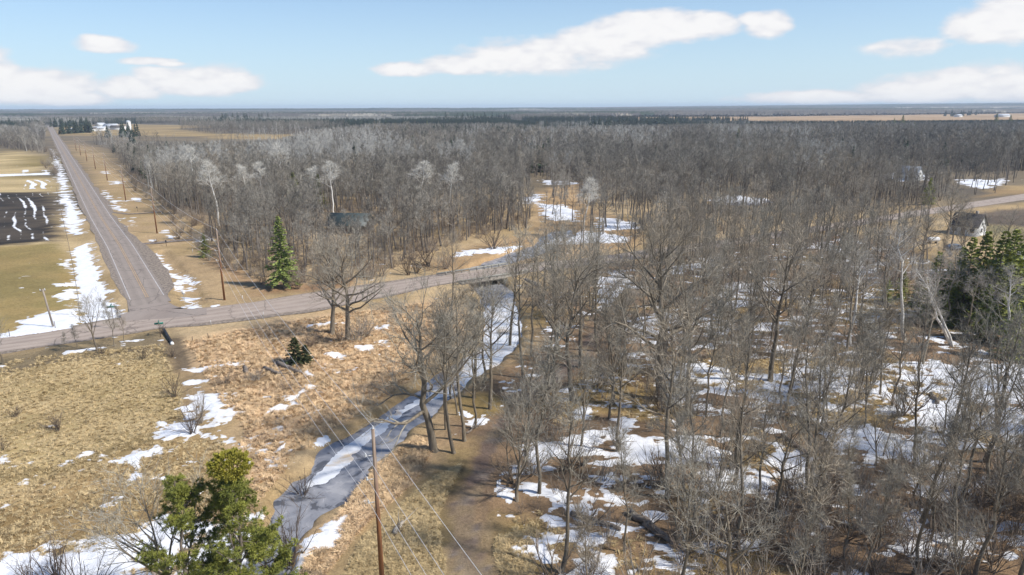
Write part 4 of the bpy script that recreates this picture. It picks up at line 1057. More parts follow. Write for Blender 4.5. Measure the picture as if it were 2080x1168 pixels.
def scatter(name, pts, scales, idx, meshes, z=None, tilt=0.05, seed=0, **props):
    rng = np.random.default_rng(seed); n = len(pts)
    z = ground_z(pts[:, 0], pts[:, 1]) if z is None else z
    me = bpy.data.meshes.new(name); me.vertices.add(n)
    me.vertices.foreach_set('co', np.column_stack([pts[:, 0], pts[:, 1], z]).astype(np.float32).ravel())
    a = me.attributes.new('rot', 'FLOAT_VECTOR', 'POINT'); a.data.foreach_set('vector', np.column_stack([rng.normal(size=(n, 2)) * tilt, rng.random(n) * 6.283]).astype(np.float32).ravel())
    a = me.attributes.new('siz', 'FLOAT', 'POINT'); a.data.foreach_set('value', np.asarray(scales, np.float32))
    a = me.attributes.new('idx', 'INT', 'POINT'); a.data.foreach_set('value', np.asarray(idx, np.int32))
    ng = bpy.data.node_groups.new(name, 'GeometryNodeTree')
    ng.interface.new_socket('Geometry', in_out='INPUT', socket_type='NodeSocketGeometry'); ng.interface.new_socket('Geometry', in_out='OUTPUT', socket_type='NodeSocketGeometry')
    g = NT(ng)
    gi = g.n('NodeGroupInput'); go = g.n('NodeGroupOutput')
    rot = g.n('GeometryNodeInputNamedAttribute', {'Name': 'rot'}, data_type='FLOAT_VECTOR').outputs[0]
    siz = g.n('GeometryNodeInputNamedAttribute', {'Name': 'siz'}, data_type='FLOAT').outputs[0]
    idn = g.n('GeometryNodeInputNamedAttribute', {'Name': 'idx'}, data_type='INT').outputs[0]
    m2p = g.n('GeometryNodeMeshToPoints', {'Mesh': gi.outputs[0]})
    jn = g.n('GeometryNodeJoinGeometry')
    for i, m in enumerate(meshes):
        oi = g.n('GeometryNodeObjectInfo', {'Object': src_obj(m), 'As Instance': True})
        cmp = g.n('FunctionNodeCompare', {'A': idn} if False else None, data_type='INT', operation='EQUAL')
        ng.links.new(idn, cmp.inputs[2]); cmp.inputs[3].default_value = i
        ip = g.n('GeometryNodeInstanceOnPoints', {'Points': m2p.outputs[0], 'Selection': cmp.outputs[0], 'Instance': oi.outputs['Geometry'], 'Scale': siz})
        e2r = g.n('FunctionNodeEulerToRotation', {0: rot})
        ng.links.new(e2r.outputs[0], ip.inputs['Rotation'])
        ng.links.new(ip.outputs[0], jn.inputs[0])
    ng.links.new(jn.outputs[0], go.inputs[0])
    o = link(name, me, kind='stuff', **props)
    md = o.modifiers.new('scatter', 'NODES'); md.node_group = ng
    return o


def lod_mesh(seed, Ht, kind, lod, mat, twig=1.0):
    wd, cr = tree_geo(seed, Ht, kind, lod, twig=twig)
    gg = Geo()
    for mi_, s_ in enumerate((wd, cr)):
        off = gg.n
        gg.v += s_.v; gg.q += [a + off for a in s_.q]; gg.t += [a + off for a in s_.t]; gg.n += s_.n
        gg.qm += [a * 0 + mi_ for a in s_.qm]; gg.tm += [a * 0 + mi_ for a in s_.tm]
    return gg.mesh('woodland_tree', mat)


MID = [lod_mesh(400 + i, 17, ('forest', 'round', 'forest', 'slim')[i % 4], 1, [M_FARB, M_FARW]) for i in range(8)]
MIDP = [lod_mesh(420 + i, 17, 'birch', 1, [M_FARP, M_FARP]) for i in range(3)]
FAR = [lod_mesh(440 + i, 17, ('forest', 'round')[i % 2], 2, [M_FARB, M_FARW]) for i in range(5)]
FARP = [lod_mesh(460 + i, 17, 'forest', 2, [M_FARP, M_FARP]) for i in range(3)]


def far_keep(x, y):
    k = np.abs(x) < 0.82 * y + 60
    for f in FIELD_P: k &= sdist(x, y, f, 8) < 0
    k &= ldist(x, y, ROAD_C, 30) > 13
    return k


def conifer_far(seed, Ht, R, mat):
    rng = np.random.default_rng(seed); g = Geo()
    g.tube(np.array([[0, 0, -0.2], [0, 0, Ht * 0.9]]), [0.12, 0.03], 3)
    n = 130; t = rng.random(n) ** 0.8
    az = rng.random(n) * 6.283; L = R * (1 - t) * (0.7 + 0.5 * rng.random(n)) + 0.25
    b = np.column_stack([np.zeros(n), np.zeros(n), Ht * (0.06 + 0.92 * t)])
    tip = b + np.column_stack([np.cos(az) * L, np.sin(az) * L, -0.35 * L])
    sd_ = np.column_stack([-np.sin(az), np.cos(az), rng.normal(size=n) * 0.6]) * (0.42 * L[:, None] + 0.12)
    v = np.stack([b + np.array([0, 0, 0.25]), tip + sd_, tip - sd_], 1).reshape(-1, 3)
    g.add(v, None, np.arange(3 * n).reshape(-1, 3))
    return g.mesh('woodland_conifer', mat)


M_CONF = simple_mat('dark_conifer_needles', (0.050, 0.068, 0.040), 0.85, 0.25, 2.0, obj_var=0.25, spec=0.15)
CONF = [conifer_far(480 + i, 14, (2.6, 3.2, 2.2)[i], M_CONF) for i in range(3)]


rng = np.random.default_rng(5)


def limit(p, s, h0):
    """the woods get lower towards the far fields, as they do in the photograph"""
    dep = p[:, 1] * CF[1] - (0 - H) * 0 + (-H) * CF[2]
    px = 1040 + F * p[:, 0] / dep; row = 584 - F * (p[:, 1] * CU[1] + (-H) * CU[2]) / dep
    lim = np.interp(px, [0, 60, 100, 190, 560, 640, 760, 1040, 1100, 1400, 2080], [250, 254, 290, 286, 283, 262, 250, 250, 257, 253, 251])
    lim2 = np.interp(px, [0, 1000, 1080, 2080], [232, 236, 246.5, 246])
    lim = np.where(row > lim + 6, lim, np.where(row > lim2 + 3, lim2, 229))
    hmax = H * (row - lim) / np.maximum(row - 217, 1)
    s2 = np.minimum(s, np.maximum(hmax, 0) * (0.8 + 0.35 * rng.random(len(s))) / h0)
    return s2, s2 * h0 > 2.5


rest = cand[N_IND:]
mid = np.vstack([rest, fill(W_WEST, 3.7, 311, 420), fill(W_NORTH, 4.0, 312, 420), fill(W_NORTH2, 4.3, 313, 420), fill(PG([(1205, 548), (1330, 526), (1440, 511), (1600, 472), (1700, 466), (1900, 436), (1905, 452), (1700, 482), (1600, 496), (1440, 530), (1330, 550), (1215, 572)]), 3.4, 321, 420), fill(PG([(1092, 360), (1215, 330), (1300, 432), (1296, 495), (1200, 525), (1150, 505), (1200, 440), (1110, 400)]), 6.0, 322, 420), fill(PG([(1080, 440), (1130, 400), (1180, 440), (1150, 462), (1085, 476)]), 6.5, 323, 420), fill(PG([(1925, 350), (2075, 350), (2060, 400), (1935, 396)]), 8.0, 317, 420)])


def clump_pick(p, sc, seed, lo):
    return fbm(p[:, 0], p[:, 1], sc, 3, seed) > lo


# the trees right behind the road and the stream stand out singly; pale aspens grow in clumps
pale_zone = [PG(q) for q in ([(600, 256), (860, 254), (1010, 262), (1000, 282), (640, 276)], [(1040, 268), (1200, 264), (1330, 272), (1340, 292), (1230, 300), (1060, 290)], [(1240, 300), (1360, 296), (1370, 315), (1250, 318)], [(1430, 268), (1580, 264), (1660, 284), (1640, 305), (1560, 298), (1440, 286)], [(540, 345), (640, 330), (790, 330), (850, 345), (820, 372), (700, 385), (560, 375)], [(560, 300), (700, 292), (800, 300), (790, 330), (640, 328), (540, 330)])]
def pale_k(p):
    k = np.zeros(len(p), bool)
    for q in pale_zone: k |= sdist(p[:, 0], p[:, 1], q, 5) > 0
    return k & (rng.random(len(p)) < 0.62) | (clump_pick(p, 55, 321, 0.30) & (p[:, 1] > 300))
pk = pale_k(mid)
gp = (fbm(mid[:, 0], mid[:, 1], 26, 3, 351) < 0.24) | (mid[:, 1] < 150); mid = mid[gp]; pk = pk[gp]
ms = (0.36 + 0.62 * rng.random(len(mid)) ** 0.8) * (1.0 + 0.55 * fbm(mid[:, 0], mid[:, 1], 40, 2, 352)); ms, kk = limit(mid, ms, 17); mid = mid[kk]; ms = ms[kk]; pk = pk[kk]
scatter('bare_woodland', mid[~pk], ms[~pk], rng.integers(0, len(MID), (~pk).sum()), MID, seed=1, label='grey bare wood behind the cross road and along the upper stream', category='wood')
scatter('aspen_woodland', mid[pk], ms[pk] * 1.05, rng.integers(0, len(MIDP), pk.sum()), MIDP, seed=2, label='pale aspens scattered in clumps through the grey wood', category='wood')
cw = np.vstack([fill(W_WEST, 24, 318, 700, 300), fill(W_NORTH, 30, 319, 900, 300)]); cs = 0.55 + 0.5 * rng.random(len(cw)); cs, kk = limit(cw, cs, 14); cw, cs = cw[kk], cs[kk]
scatter('conifer_woodland', cw, cs, rng.integers(0, 3, len(cw)), CONF, seed=17, label='single dark evergreens sprinkled through the grey wood', category='wood')
far = np.vstack([fill(W_WEST, 4.9, 314, 1400, 420), fill(W_NORTH, 5.4, 315, 1400, 420), fill(W_LEFT, 4.6, 316, 1300, 380)])
pk = pale_k(far)
gp = fbm(far[:, 0], far[:, 1], 45, 3, 353) < 0.27; far = far[gp]; pk = pk[gp]
fs = (0.42 + 0.6 * rng.random(len(far))) * (1.0 + 0.5 * fbm(far[:, 0], far[:, 1], 70, 2, 354)); fs, kk = limit(far, fs, 17); far = far[kk]; fs = fs[kk]; pk = pk[kk]
scatter('bare_woodland', far[~pk], fs[~pk], rng.integers(0, len(FAR), (~pk).sum()), FAR, seed=3, label='distant grey bare woodland stretching back to the farm fields', category='wood')
scatter('aspen_woodland', far[pk], fs[pk], rng.integers(0, len(FARP), pk.sum()), FARP, seed=4, label='pale aspen belts in the distant woodland', category='wood')
# country beyond: woods with conifer belts out to the horizon
def wedge(y0, y1, sp, seed):
    r_ = np.random.default_rng(seed); n = int((y1 * y1 - y0 * y0) * 0.80 / sp ** 2)
    y = np.sqrt(r_.random(n) * (y1 * y1 - y0 * y0) + y0 * y0); x = (r_.random(n) * 2 - 1) * 0.80 * y
    return np.stack([x, y], 1)
b1 = wedge(900, 2300, 7.5, 331)
k = far_keep(b1[:, 0], b1[:, 1]) & ~(sdist(b1[:, 0], b1[:, 1], W_WEST, 5) > 0) & ~((sdist(b1[:, 0], b1[:, 1], W_NORTH, 5) > 0) & (b1[:, 1] < 1400)) & ~((sdist(b1[:, 0], b1[:, 1], W_LEFT, 5) > 0) & (b1[:, 1] < 1300))
k &= fbm(b1[:, 0] * 0.45, b1[:, 1], 260, 3, 332) > -0.28
b1 = b1[k]
ck = fbm(b1[:, 0] * 0.4, b1[:, 1], 200, 3, 333) > 0.09
pk = (~ck) & (fbm(b1[:, 0] * 0.5, b1[:, 1], 170, 3, 334) > 0.26)
bk = ~ck & ~pk
s1 = 0.6 + 0.4 * rng.random(len(b1)); s1, kk = limit(b1, s1, 17); b1, s1, ck, pk, bk = b1[kk], s1[kk], ck[kk], pk[kk], bk[kk]
scatter('bare_woodland', b1[bk], s1[bk] * 1.0, rng.integers(0, len(FAR), bk.sum()), FAR, seed=5, label='far brown-grey woods between the tan fields', category='wood')
scatter('aspen_woodland', b1[pk], s1[pk], rng.integers(0, len(FARP), pk.sum()), FARP, seed=6, label='far pale woods between the tan fields', category='wood')
scatter('conifer_woodland', b1[ck], s1[ck] * 1.1, rng.integers(0, 3, ck.sum()), CONF, seed=7, label='dark conifer belts in the far country', category='wood')


def clump(seed, mat, con=False):
    rng = np.random.default_rng(seed); g = Geo(); n = 46
    a = rng.normal(size=(n, 2)) * np.array([22, 16])
    h = (13 if con else 12) * (0.7 + 0.6 * rng.random(n)); r = 5.5 + 3 * rng.random(n)
    for i in range(n):
        k = 5; th = np.arange(k) * 1.2566 + rng.random() * 6
        base = np.column_stack([a[i, 0] + np.cos(th) * r[i], a[i, 1] + np.sin(th) * r[i], h[i] * (0.25 + 0.3 * rng.random(k))])
        v = np.vstack([base, [a[i, 0] + rng.normal(), a[i, 1] + rng.normal(), h[i]], np.column_stack([base[:, 0], base[:, 1], np.full(k, -2)])])
        t = [[j, (j + 1) % k, k] for j in range(k)]
        q = [[j, k + 1 + j, k + 1 + (j + 1) % k, (j + 1) % k][::-1] for j in range(k)]
        g.add(v, q, t)
    return g.mesh('woodland_clump', mat)


M_FARD = bark_mat('far_wood_darkened', (0.15, 0.135, 0.12), (0.095, 0.085, 0.078), 0.25)  # bare-wood tone darkened in the colour itself to offset sunlit brightness far off
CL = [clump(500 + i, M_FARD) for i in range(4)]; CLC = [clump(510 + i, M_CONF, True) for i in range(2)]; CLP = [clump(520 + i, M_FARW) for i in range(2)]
b2 = np.vstack([wedge(2200, 5200, 38, 341), wedge(5200, 11500, 85, 342)])
k = far_keep(b2[:, 0], b2[:, 1]) & (fbm(b2[:, 0] * 0.4, b2[:, 1], 700, 4, 343) > -0.22)
b2 = b2[k]; s2 = np.where(b2[:, 1] > 5200, 1.35, 1.0) * (0.8 + 0.4 * rng.random(len(b2)))
ck = fbm(b2[:, 0] * 0.35, b2[:, 1], 520, 4, 344) > 0.04
pk = ~ck & (fbm(b2[:, 0] * 0.35, b2[:, 1], 420, 4, 345) > 0.30)
bk = ~ck & ~pk
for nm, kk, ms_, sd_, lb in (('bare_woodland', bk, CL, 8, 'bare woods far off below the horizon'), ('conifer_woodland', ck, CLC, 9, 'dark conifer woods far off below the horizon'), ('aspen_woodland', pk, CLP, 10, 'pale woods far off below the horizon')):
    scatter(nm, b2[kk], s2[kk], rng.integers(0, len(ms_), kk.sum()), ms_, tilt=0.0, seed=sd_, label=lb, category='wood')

# ------------------------------------------------------------------ evergreens
M_PINE = simple_mat('pine_needles', (0.26, 0.265, 0.05), 0.7, 0.3, 0.9, obj_var=0.1, spec=0.25, col2=(0.12, 0.14, 0.033))
M_PINE2 = simple_mat('yellow_green_needles', (0.40, 0.365, 0.055), 0.7, 0.3, 2.0, spec=0.25, col2=(0.22, 0.195, 0.035))
M_SPR = simple_mat('light_green_needles', (0.32, 0.37, 0.10), 0.7, 0.25, 1.0, spec=0.25, obj_var=0.1, col2=(0.16, 0.20, 0.06))
M_CED = simple_mat('dark_cedar_needles', (0.34, 0.36, 0.08), 0.75, 0.3, 0.8, spec=0.2, obj_var=0.22, col2=(0.14, 0.165, 0.05))
M_JUN = simple_mat('juniper_needles', (0.085, 0.100, 0.040), 0.75, 0.3, 1.5, spec=0.2, col2=(0.042, 0.055, 0.022))
M_PBARK = simple_mat('pine_bark', (0.24, 0.20, 0.16), 0.9, 0.3, 4.0, col2=(0.12, 0.10, 0.08), stretch=(1, 1, 0.4))


def needle_tufts(g, rng, base, d, L, w, per, spread=0.8):
    n = len(base); b = np.repeat(base, per, 0); dd = unit(np.repeat(d, per, 0) + rng.normal(size=(n * per, 3)) * spread)
    Ls = L * (0.6 + 0.6 * rng.random((n * per, 1)))
    s = unit(np.cross(dd, rng.normal(size=(n * per, 3)))) * w * 0.5
    mid = b + dd * Ls * 0.55
    v = np.stack([b, mid + s, b + dd * Ls, mid - s], 1).reshape(-1, 3)
    g.add(v, np.arange(4 * n * per).reshape(-1, 4))


def pine_geo(seed, Ht, Rm, nl, f0, per=12, tuft=0.3, tw=0.055, dens=1.0, droop=0.0, f1=0.98):
    """open-crowned pine: crooked limbs carrying separate pads of needles"""
    rng = np.random.default_rng(seed); wood, nd = Geo(), Geo()
    t = np.linspace(0, 1, 10); wob = np.cumsum(rng.normal(size=(10, 2)), 0) * Ht * 0.012; wob -= wob[0]
    P = np.column_stack([wob, Ht * 0.97 * t - 0.3 * (t == 0)]); R = Ht * 0.016 * (1 - 0.85 * t); R[0] *= 1.4
    wood.tube(P, R, 8)
    az = rng.random() * 6; tb, td = [], []
    for i in range(nl):
        f = (i + rng.random() * 0.7) / nl; tt = f0 + (f1 - f0) * f
        p = np.array([np.interp(tt, t, P[:, k]) for k in range(3)]); az += 2.4 + rng.normal() * 0.5
        L = Rm * (0.45 + 0.9 * math.sin(math.pi * min(1, 0.25 + 0.75 * f)) ** 0.8) * (0.65 + 0.5 * rng.random()) * (1 - 0.35 * f)
        d = rot_from(np.array([0, 0, 1.0]), math.radians(88 - 45 * f + rng.normal() * 10), az)
        Q = [p]
        for k in range(5):
            d = unit(d + rng.normal(size=3) * 0.17 + np.array([0, 0, 0.10 - droop])); Q.append(Q[-1] + d * L / 5)
        Q = np.array(Q); wood.tube(Q, np.maximum(0.011 * L + 0.02, 0.03) * (1 - 0.8 * np.linspace(0, 1, 6)) + 0.008, 5)
        m = int((8 + 6 * rng.random()) * dens)
        for k in range(m):
            x = (0.28 + 0.72 * (k + rng.random()) / m) * 5; i0 = min(int(x), 4); q = Q[i0] + (Q[i0 + 1] - Q[i0]) * (x - i0)
            dd = unit(rot_from(unit(Q[i0 + 1] - Q[i0]), math.radians(50 + rng.normal() * 12), (0 if k % 2 else math.pi) + rng.normal() * 0.5) + np.array([0, 0, 0.22]))
            l2 = L * (0.16 + 0.16 * rng.random()) + 0.25
            e = q + dd * l2; wood.tube(np.array([q, (q + e) / 2 + rng.normal(size=3) * 0.04, e]), [0.022, 0.016, 0.01], 3)
            nt = int((5 + 4 * rng.random()))
            s = 0.35 + 0.65 * rng.random((nt, 1)); tb.append(q + (e - q) * s + rng.normal(size=(nt, 3)) * np.array([0.13, 0.13, 0.06])); td.append(np.tile(unit(dd + np.array([0, 0, 0.55])), (nt, 1)))
    needle_tufts(nd, rng, np.concatenate(tb), np.concatenate(td), tuft, tw, per)
    return wood, nd, P


def spruce_geo(seed, Ht, Rm, nb=70, m=7, w=0.34, bare=0.06):
    rng = np.random.default_rng(seed); wood, nd = Geo(), Geo()
    wood.tube(np.array([[0, 0, -0.2], [0, 0, Ht * 0.5], [0, 0, Ht * 0.98]]), [Ht * 0.014, Ht * 0.008, 0.015], 6)
    az = 0
    for i in range(nb):
        f = (i + rng.random()) / nb; z = Ht * (bare + (0.97 - bare) * f); az += 2.4 + rng.normal() * 0.3
        L = Rm * (1 - f) ** 0.85 * (0.7 + 0.5 * rng.random()) + 0.12
        d = np.array([math.cos(az), math.sin(az), -0.18 + 0.55 * f]); d = unit(d)
        b = np.array([0, 0, z]); mm = max(3, int(m * (0.4 + L / Rm)))
        s = (np.arange(mm) + rng.random(mm)) / mm
        base = b + d * (s * L)[:, None] + np.array([0, 0, -0.10]) * (s * s * L)[:, None]
        if L > 0.8: wood.tube(np.array([b, b + d * L * 0.8]), [0.025, 0.008], 3)
        side = np.array([-d[1], d[0], 0])
        for sg in (-1, 1, 0):
            dd = unit(d * 0.75 + side * sg * 0.75 + rng.normal(size=(mm, 3)) * 0.22 + np.array([0, 0, 0.08]))
            ln = (0.16 * L + 0.28) * (1.15 - 0.5 * s)[:, None]
            wv = unit(np.cross(dd, np.array([0, 0, 1.0]) + rng.normal(size=(mm, 3)) * 0.5)) * w * 0.5 * (0.6 + 0.6 * rng.random((mm, 1)))
            v = np.stack([base, base + dd * ln * 0.55 + wv, base + dd * ln, base + dd * ln * 0.55 - wv], 1).reshape(-1, 3)
            nd.add(v, np.arange(4 * mm).reshape(-1, 4))
    return wood, nd


def evergreen(name, wood, nd, mat, loc, label, s=1.0, rz=0.0, group=None):
    e = empty(name, loc, rz, label=label, category='tree'); e.scale = (s, s, s)
    if group: e['group'] = group
    link('trunk', wood if isinstance(wood, bpy.types.Mesh) else wood.mesh('trunk', M_PBARK, True), e)
    link('crown', nd if isinstance(nd, bpy.types.Mesh) else nd.mesh('crown', mat), e)
    return e


# two big pines at the lower left, the taller with a dense round clump in its top
px_, py_ = 4.0, 0
p1 = G(486, 1262); x1, y1 = p1[0], p1[1]; _, _, h1 = bt(486, 1262, 905)
w1, n1_, P1 = pine_geo(31, h1, 3.1, 26, 0.24, dens=1.1, per=20, f1=0.90, tuft=0.27, tw=0.036)
e = evergreen('pine_tree', w1, n1_, M_PINE, (x1, y1, float(ground_z(x1, y1))), 'tall green pine with a dense round clump in its top')
rng = np.random.default_rng(9); kg = Geo(); m = 620
u_ = unit(rng.normal(size=(m, 3))); rad = (0.55 + 0.45 * rng.random((m, 1))) * np.array([[1.3, 1.3, 0.85]])
needle_tufts(kg, rng, u_ * rad, u_ + np.array([0, 0, 0.6]), 0.24, 0.06, 12, 0.5)
kg.tube(np.array([[0, 0, -1.5], [0, 0, 0.3]]), [0.09, 0.05], 5)
o = link('dense_clump', kg.mesh('dense_clump', M_PINE2), e, (P1[-1][0], P1[-1][1], h1 + 0.05), label='dense yellow-green ball of needles')
p2 = G(402, 1268); x2, y2 = p2[0], p2[1]; _, _, h2 = bt(402, 1268, 950)
w2, n2_, _P = pine_geo(47, h2, 3.1, 22, 0.28, dens=1.1, per=20, tuft=0.27, tw=0.036)
evergreen('pine_tree', w2, n2_, M_PINE, (x2, y2, float(ground_z(x2, y2))), 'second green pine with spreading limbs left of the clump-topped pine', rz=1.0)
w3, n3_, _P = pine_geo(53, 5.2, 2.0, 14, 0.15)
for (px, py, s, lab) in ((550, 1200, 1.0, 'low green pine at the bottom edge under the clump-topped pine'), (455, 1240, 1.0, 'small green pine between the two big pines at the bottom edge')):
    p = G(px, py); evergreen('pine_tree', w3.mesh('trunk', M_PBARK, True) if s else w3, n3_.mesh('crown', M_PINE), M_PINE, (p[0], p[1], float(ground_z(p[0], p[1]))), lab, s, px)
# light green conifer behind the cross road
x, y, h = bt(577, 583, 434)
wd, nd = spruce_geo(61, h, 3.5, 120, 9, 0.46, 0.09)
evergreen('spruce_tree', wd, nd, M_SPR, (x, y, 0), 'light green pointed conifer standing alone at the wood edge behind the cross road')
# juniper bush pair in the meadow
x, y, h = bt(601, 738, 682)
wd, nd = spruce_geo(62, h, 1.75, 60, 6, 0.30, 0.02); wj = wd.mesh('trunk', M_PBARK); nj = nd.mesh('crown', M_JUN)
evergreen('juniper_bush', wj, nj, M_JUN, (x, y, float(ground_z(x, y))), 'dark green pointed juniper bush in the straw meadow')
x, y, h2_ = bt(622, 736, 700); evergreen('juniper_bush', wj, nj, M_JUN, (x, y, float(ground_z(x, y))), 'lower brownish juniper bush touching the pointed one on its right', 0.72, 1.0)
# dark evergreens on the right
ceds = []
for i in range(3):
    wd, nd = spruce_geo(70 + i, 11, 3.3, 90, 7, 0.42, 0.03); ceds.append((wd.mesh('trunk', M_PBARK), nd.mesh('crown', M_CED)))
for k, (px, py, ty, lab) in enumerate([(1888, 648, 535, 'dark evergreen just right of the leaning birch tops'), (1912, 655, 556, 'low dark evergreen behind the tan poplars'), (1950, 655, 512, 'tall dark evergreen in the middle of the evergreen row'), (1978, 648, 500, 'dark pointed evergreen rising behind the row of tan poplars'),
                                       (2008, 668, 505, 'broad dark evergreen left of the straight right-hand birch'), (2030, 660, 500, 'dark evergreen right behind the straight right-hand birch'), (2062, 648, 500, 'dark evergreen below the pale building at the right edge'), (2078, 700, 560, 'dark evergreen cut by the right edge of the picture'), (1992, 690, 600, 'yellow-green low evergreen in front of the evergreen row'),
                                       (1830, 605, 545, 'dark evergreen left of the tall white birch top'), (1800, 610, 560, 'lower dark evergreen in the wood left of the tall white birch'), (1862, 620, 560, 'dark evergreen filling the gap behind the leaning birches'), (1935, 640, 525, 'slim dark evergreen behind the two tan poplars'), (2050, 730, 640, 'young dark evergreen at the foot of the right-hand birch')]):
    x, y, h = bt(px, py, ty); w_, n_ = ceds[k % 3]; evergreen('evergreen_tree', w_, n_, M_CED, (x, y, float(ground_z(x, y))), lab, h / 11 * (1.22 if py > 590 and px > 1850 else 1.0), k)
for k, (px, py, ty, lab) in enumerate([(1884, 415, 362, 'olive-green pine standing alone in the wood before the snowy yard'), (1498, 296, 262, 'olive-green pine rising out of the distant grey wood'), (1532, 296, 272, 'smaller dark pine right of the olive-green pine in the far wood'), (600, 420, 345, 'dark narrow evergreen in the grey wood above the conifer'), (650, 420, 350, 'second dark narrow evergreen in the grey wood'),
                                       (418, 522, 470, 'brownish-green evergreen at the roadside edge of the grey wood'), (1832, 258, 236, 'dark pine clump at the rim of the far tan field'), (1815, 258, 242, 'low dark pine left of the pine clump at the far field'), (2022, 254, 233, 'dark flat-topped pine by the far field at the right'), (2050, 256, 236, 'dark pine right of the flat-topped one by the far field'),
                                       (868, 262, 244, 'dark evergreen above the far pale trees'), (1855, 272, 250, 'narrow dark spruce in front of the far tan field')]):
    x, y, h = bt(px, py, ty); w_, n_ = ceds[k % 3]; evergreen('evergreen_tree', w_, n_, M_CED, (x, y, float(ground_z(x, y))), lab, h / 11 * (1.22 if py > 590 and px > 1850 else 1.0), k)
# rows of far spruces round the farm
rng = np.random.default_rng(12); R_SP = [((130, 272), (190, 269), 16, 'dark spruces in the short row before the farm'), ((238, 278), (278, 277), 12, 'dark spruces right of the farm silo'), ((112, 258), (182, 257), 22, 'dark spruces in the long row beyond the farm road'), ((430, 253), (545, 250), 34, 'dark spruces along the far field edge'), ((915, 249), (1040, 247), 30, 'dark spruces in the belt beyond the pale trees'),
        ((1195, 262), (1300, 257), 26, 'dark spruces in the belt before the far tan field'), ((1310, 257), (1385, 254), 16, 'dark spruces right end of the belt before the far tan field'), ((1925, 236), (1975, 233), 12, 'dark spruces round the far white farm'), ((-60, 262), (85, 258), 22, 'dark spruces behind the wood left of the road')]
for (a, b, nn, grp) in R_SP:
    A, B = G(*a), G(*b)
    ft = (np.arange(nn) + rng.random(nn) * 0.7) / nn
    pp = A + (B - A) * ft[:, None] + np.column_stack([rng.normal(size=nn) * 3, rng.normal(size=nn) * 12, np.zeros(nn)])
    ss = (0.8 + 0.5 * rng.random(nn)) * np.where(pp[:, 1] < 1500, 1.0, 1.25)
    if nn > 16:
        scatter('spruce_belt', pp[:, :2], ss * 1.1, np.arange(nn) % 3, CONF, seed=nn, label=grp, category='wood'); continue
    for i in range(nn):
        p = pp[i]; o = link('spruce_tree', CONF[i % 3], None, (p[0], p[1], float(ground_z(p[0], p[1]))), label='one of the small ' + grp, category='tree', group=grp)
        s = ss[i]; o.scale = (s * 1.25, s * 1.25, s); o.rotation_euler = (0, 0, i)

# ------------------------------------------------------------------ shrubs and brush
def shrub_geo(seed, Ht, ns, spread, fine=1.0):
    rng = np.random.default_rng(seed); g = Geo(); bb, dd_ = [], []
    for i in range(ns):
        az = rng.random() * 6.283; d = rot_from(np.array([0, 0, 1.0]), math.radians(abs(rng.normal()) * spread + 6), az)
        p = np.array([math.cos(az), math.sin(az), 0]) * 0.12 * Ht * rng.random(); p[2] = -0.1
        L = Ht * (0.7 + 0.4 * rng.random()); Q = [p]
        for k in range(4):
            d = unit(d + rng.normal(size=3) * 0.14 + np.array([0, 0, 0.05])); Q.append(Q[-1] + d * L / 4)
        Q = np.array(Q); g.tube(Q, (0.010 * Ht + 0.004) * (1 - 0.75 * np.linspace(0, 1, 5)) + 0.004, 3)
        D = unit(np.gradient(Q, axis=0)); m = int(12 * fine)
        x = (0.22 + 0.78 * rng.random(m)) * 4; i0 = np.clip(x.astype(int), 0, 3); fr = (x - i0)[:, None]
        bb.append(Q[i0] * (1 - fr) + Q[i0 + 1] * fr); dd_.append(D[i0])
    b, d, Ls = twig_tris(g, rng, np.concatenate(bb), np.concatenate(dd_), 0.34 * Ht, 0.018, spread=0.5)
    twig_tris(g, rng, b + d * Ls * 0.45, d, 0.2 * Ht, 0.013, spread=0.6)
    return g


M_SHR = bark_mat('brown_shrub_stems', (0.30, 0.235, 0.175), (0.17, 0.13, 0.095), 0.2)
M_SHG = bark_mat('grey_shrub_stems', (0.38, 0.33, 0.27), (0.23, 0.195, 0.155), 0.2)
M_SHD = bark_mat('dark_shrub_stems', (0.15, 0.115, 0.09), (0.09, 0.07, 0.055), 0.2)
SHR = [shrub_geo(600 + i, 2.4, 16, 26).mesh('stems', (M_SHR, M_SHG)[i % 2]) for i in range(4)]
SHD = [shrub_geo(610 + i, 2.4, 14, 24).mesh('stems', M_SHD) for i in range(2)]


def shrub(px, py, ht, label, group=None, dark=False, wide=1.0, i=0):
    p = G(px, py); me = (SHD if dark else SHR)[i % (2 if dark else 4)]
    o = link('bare_shrub', me, None, (p[0], p[1], float(ground_z(p[0], p[1]))), label=label, category='shrub')
    if group: o['group'] = group
    s = ht / 2.4; o.scale = (s * wide, s * wide, s); o.rotation_euler = (0, 0, i * 1.7)
    return o


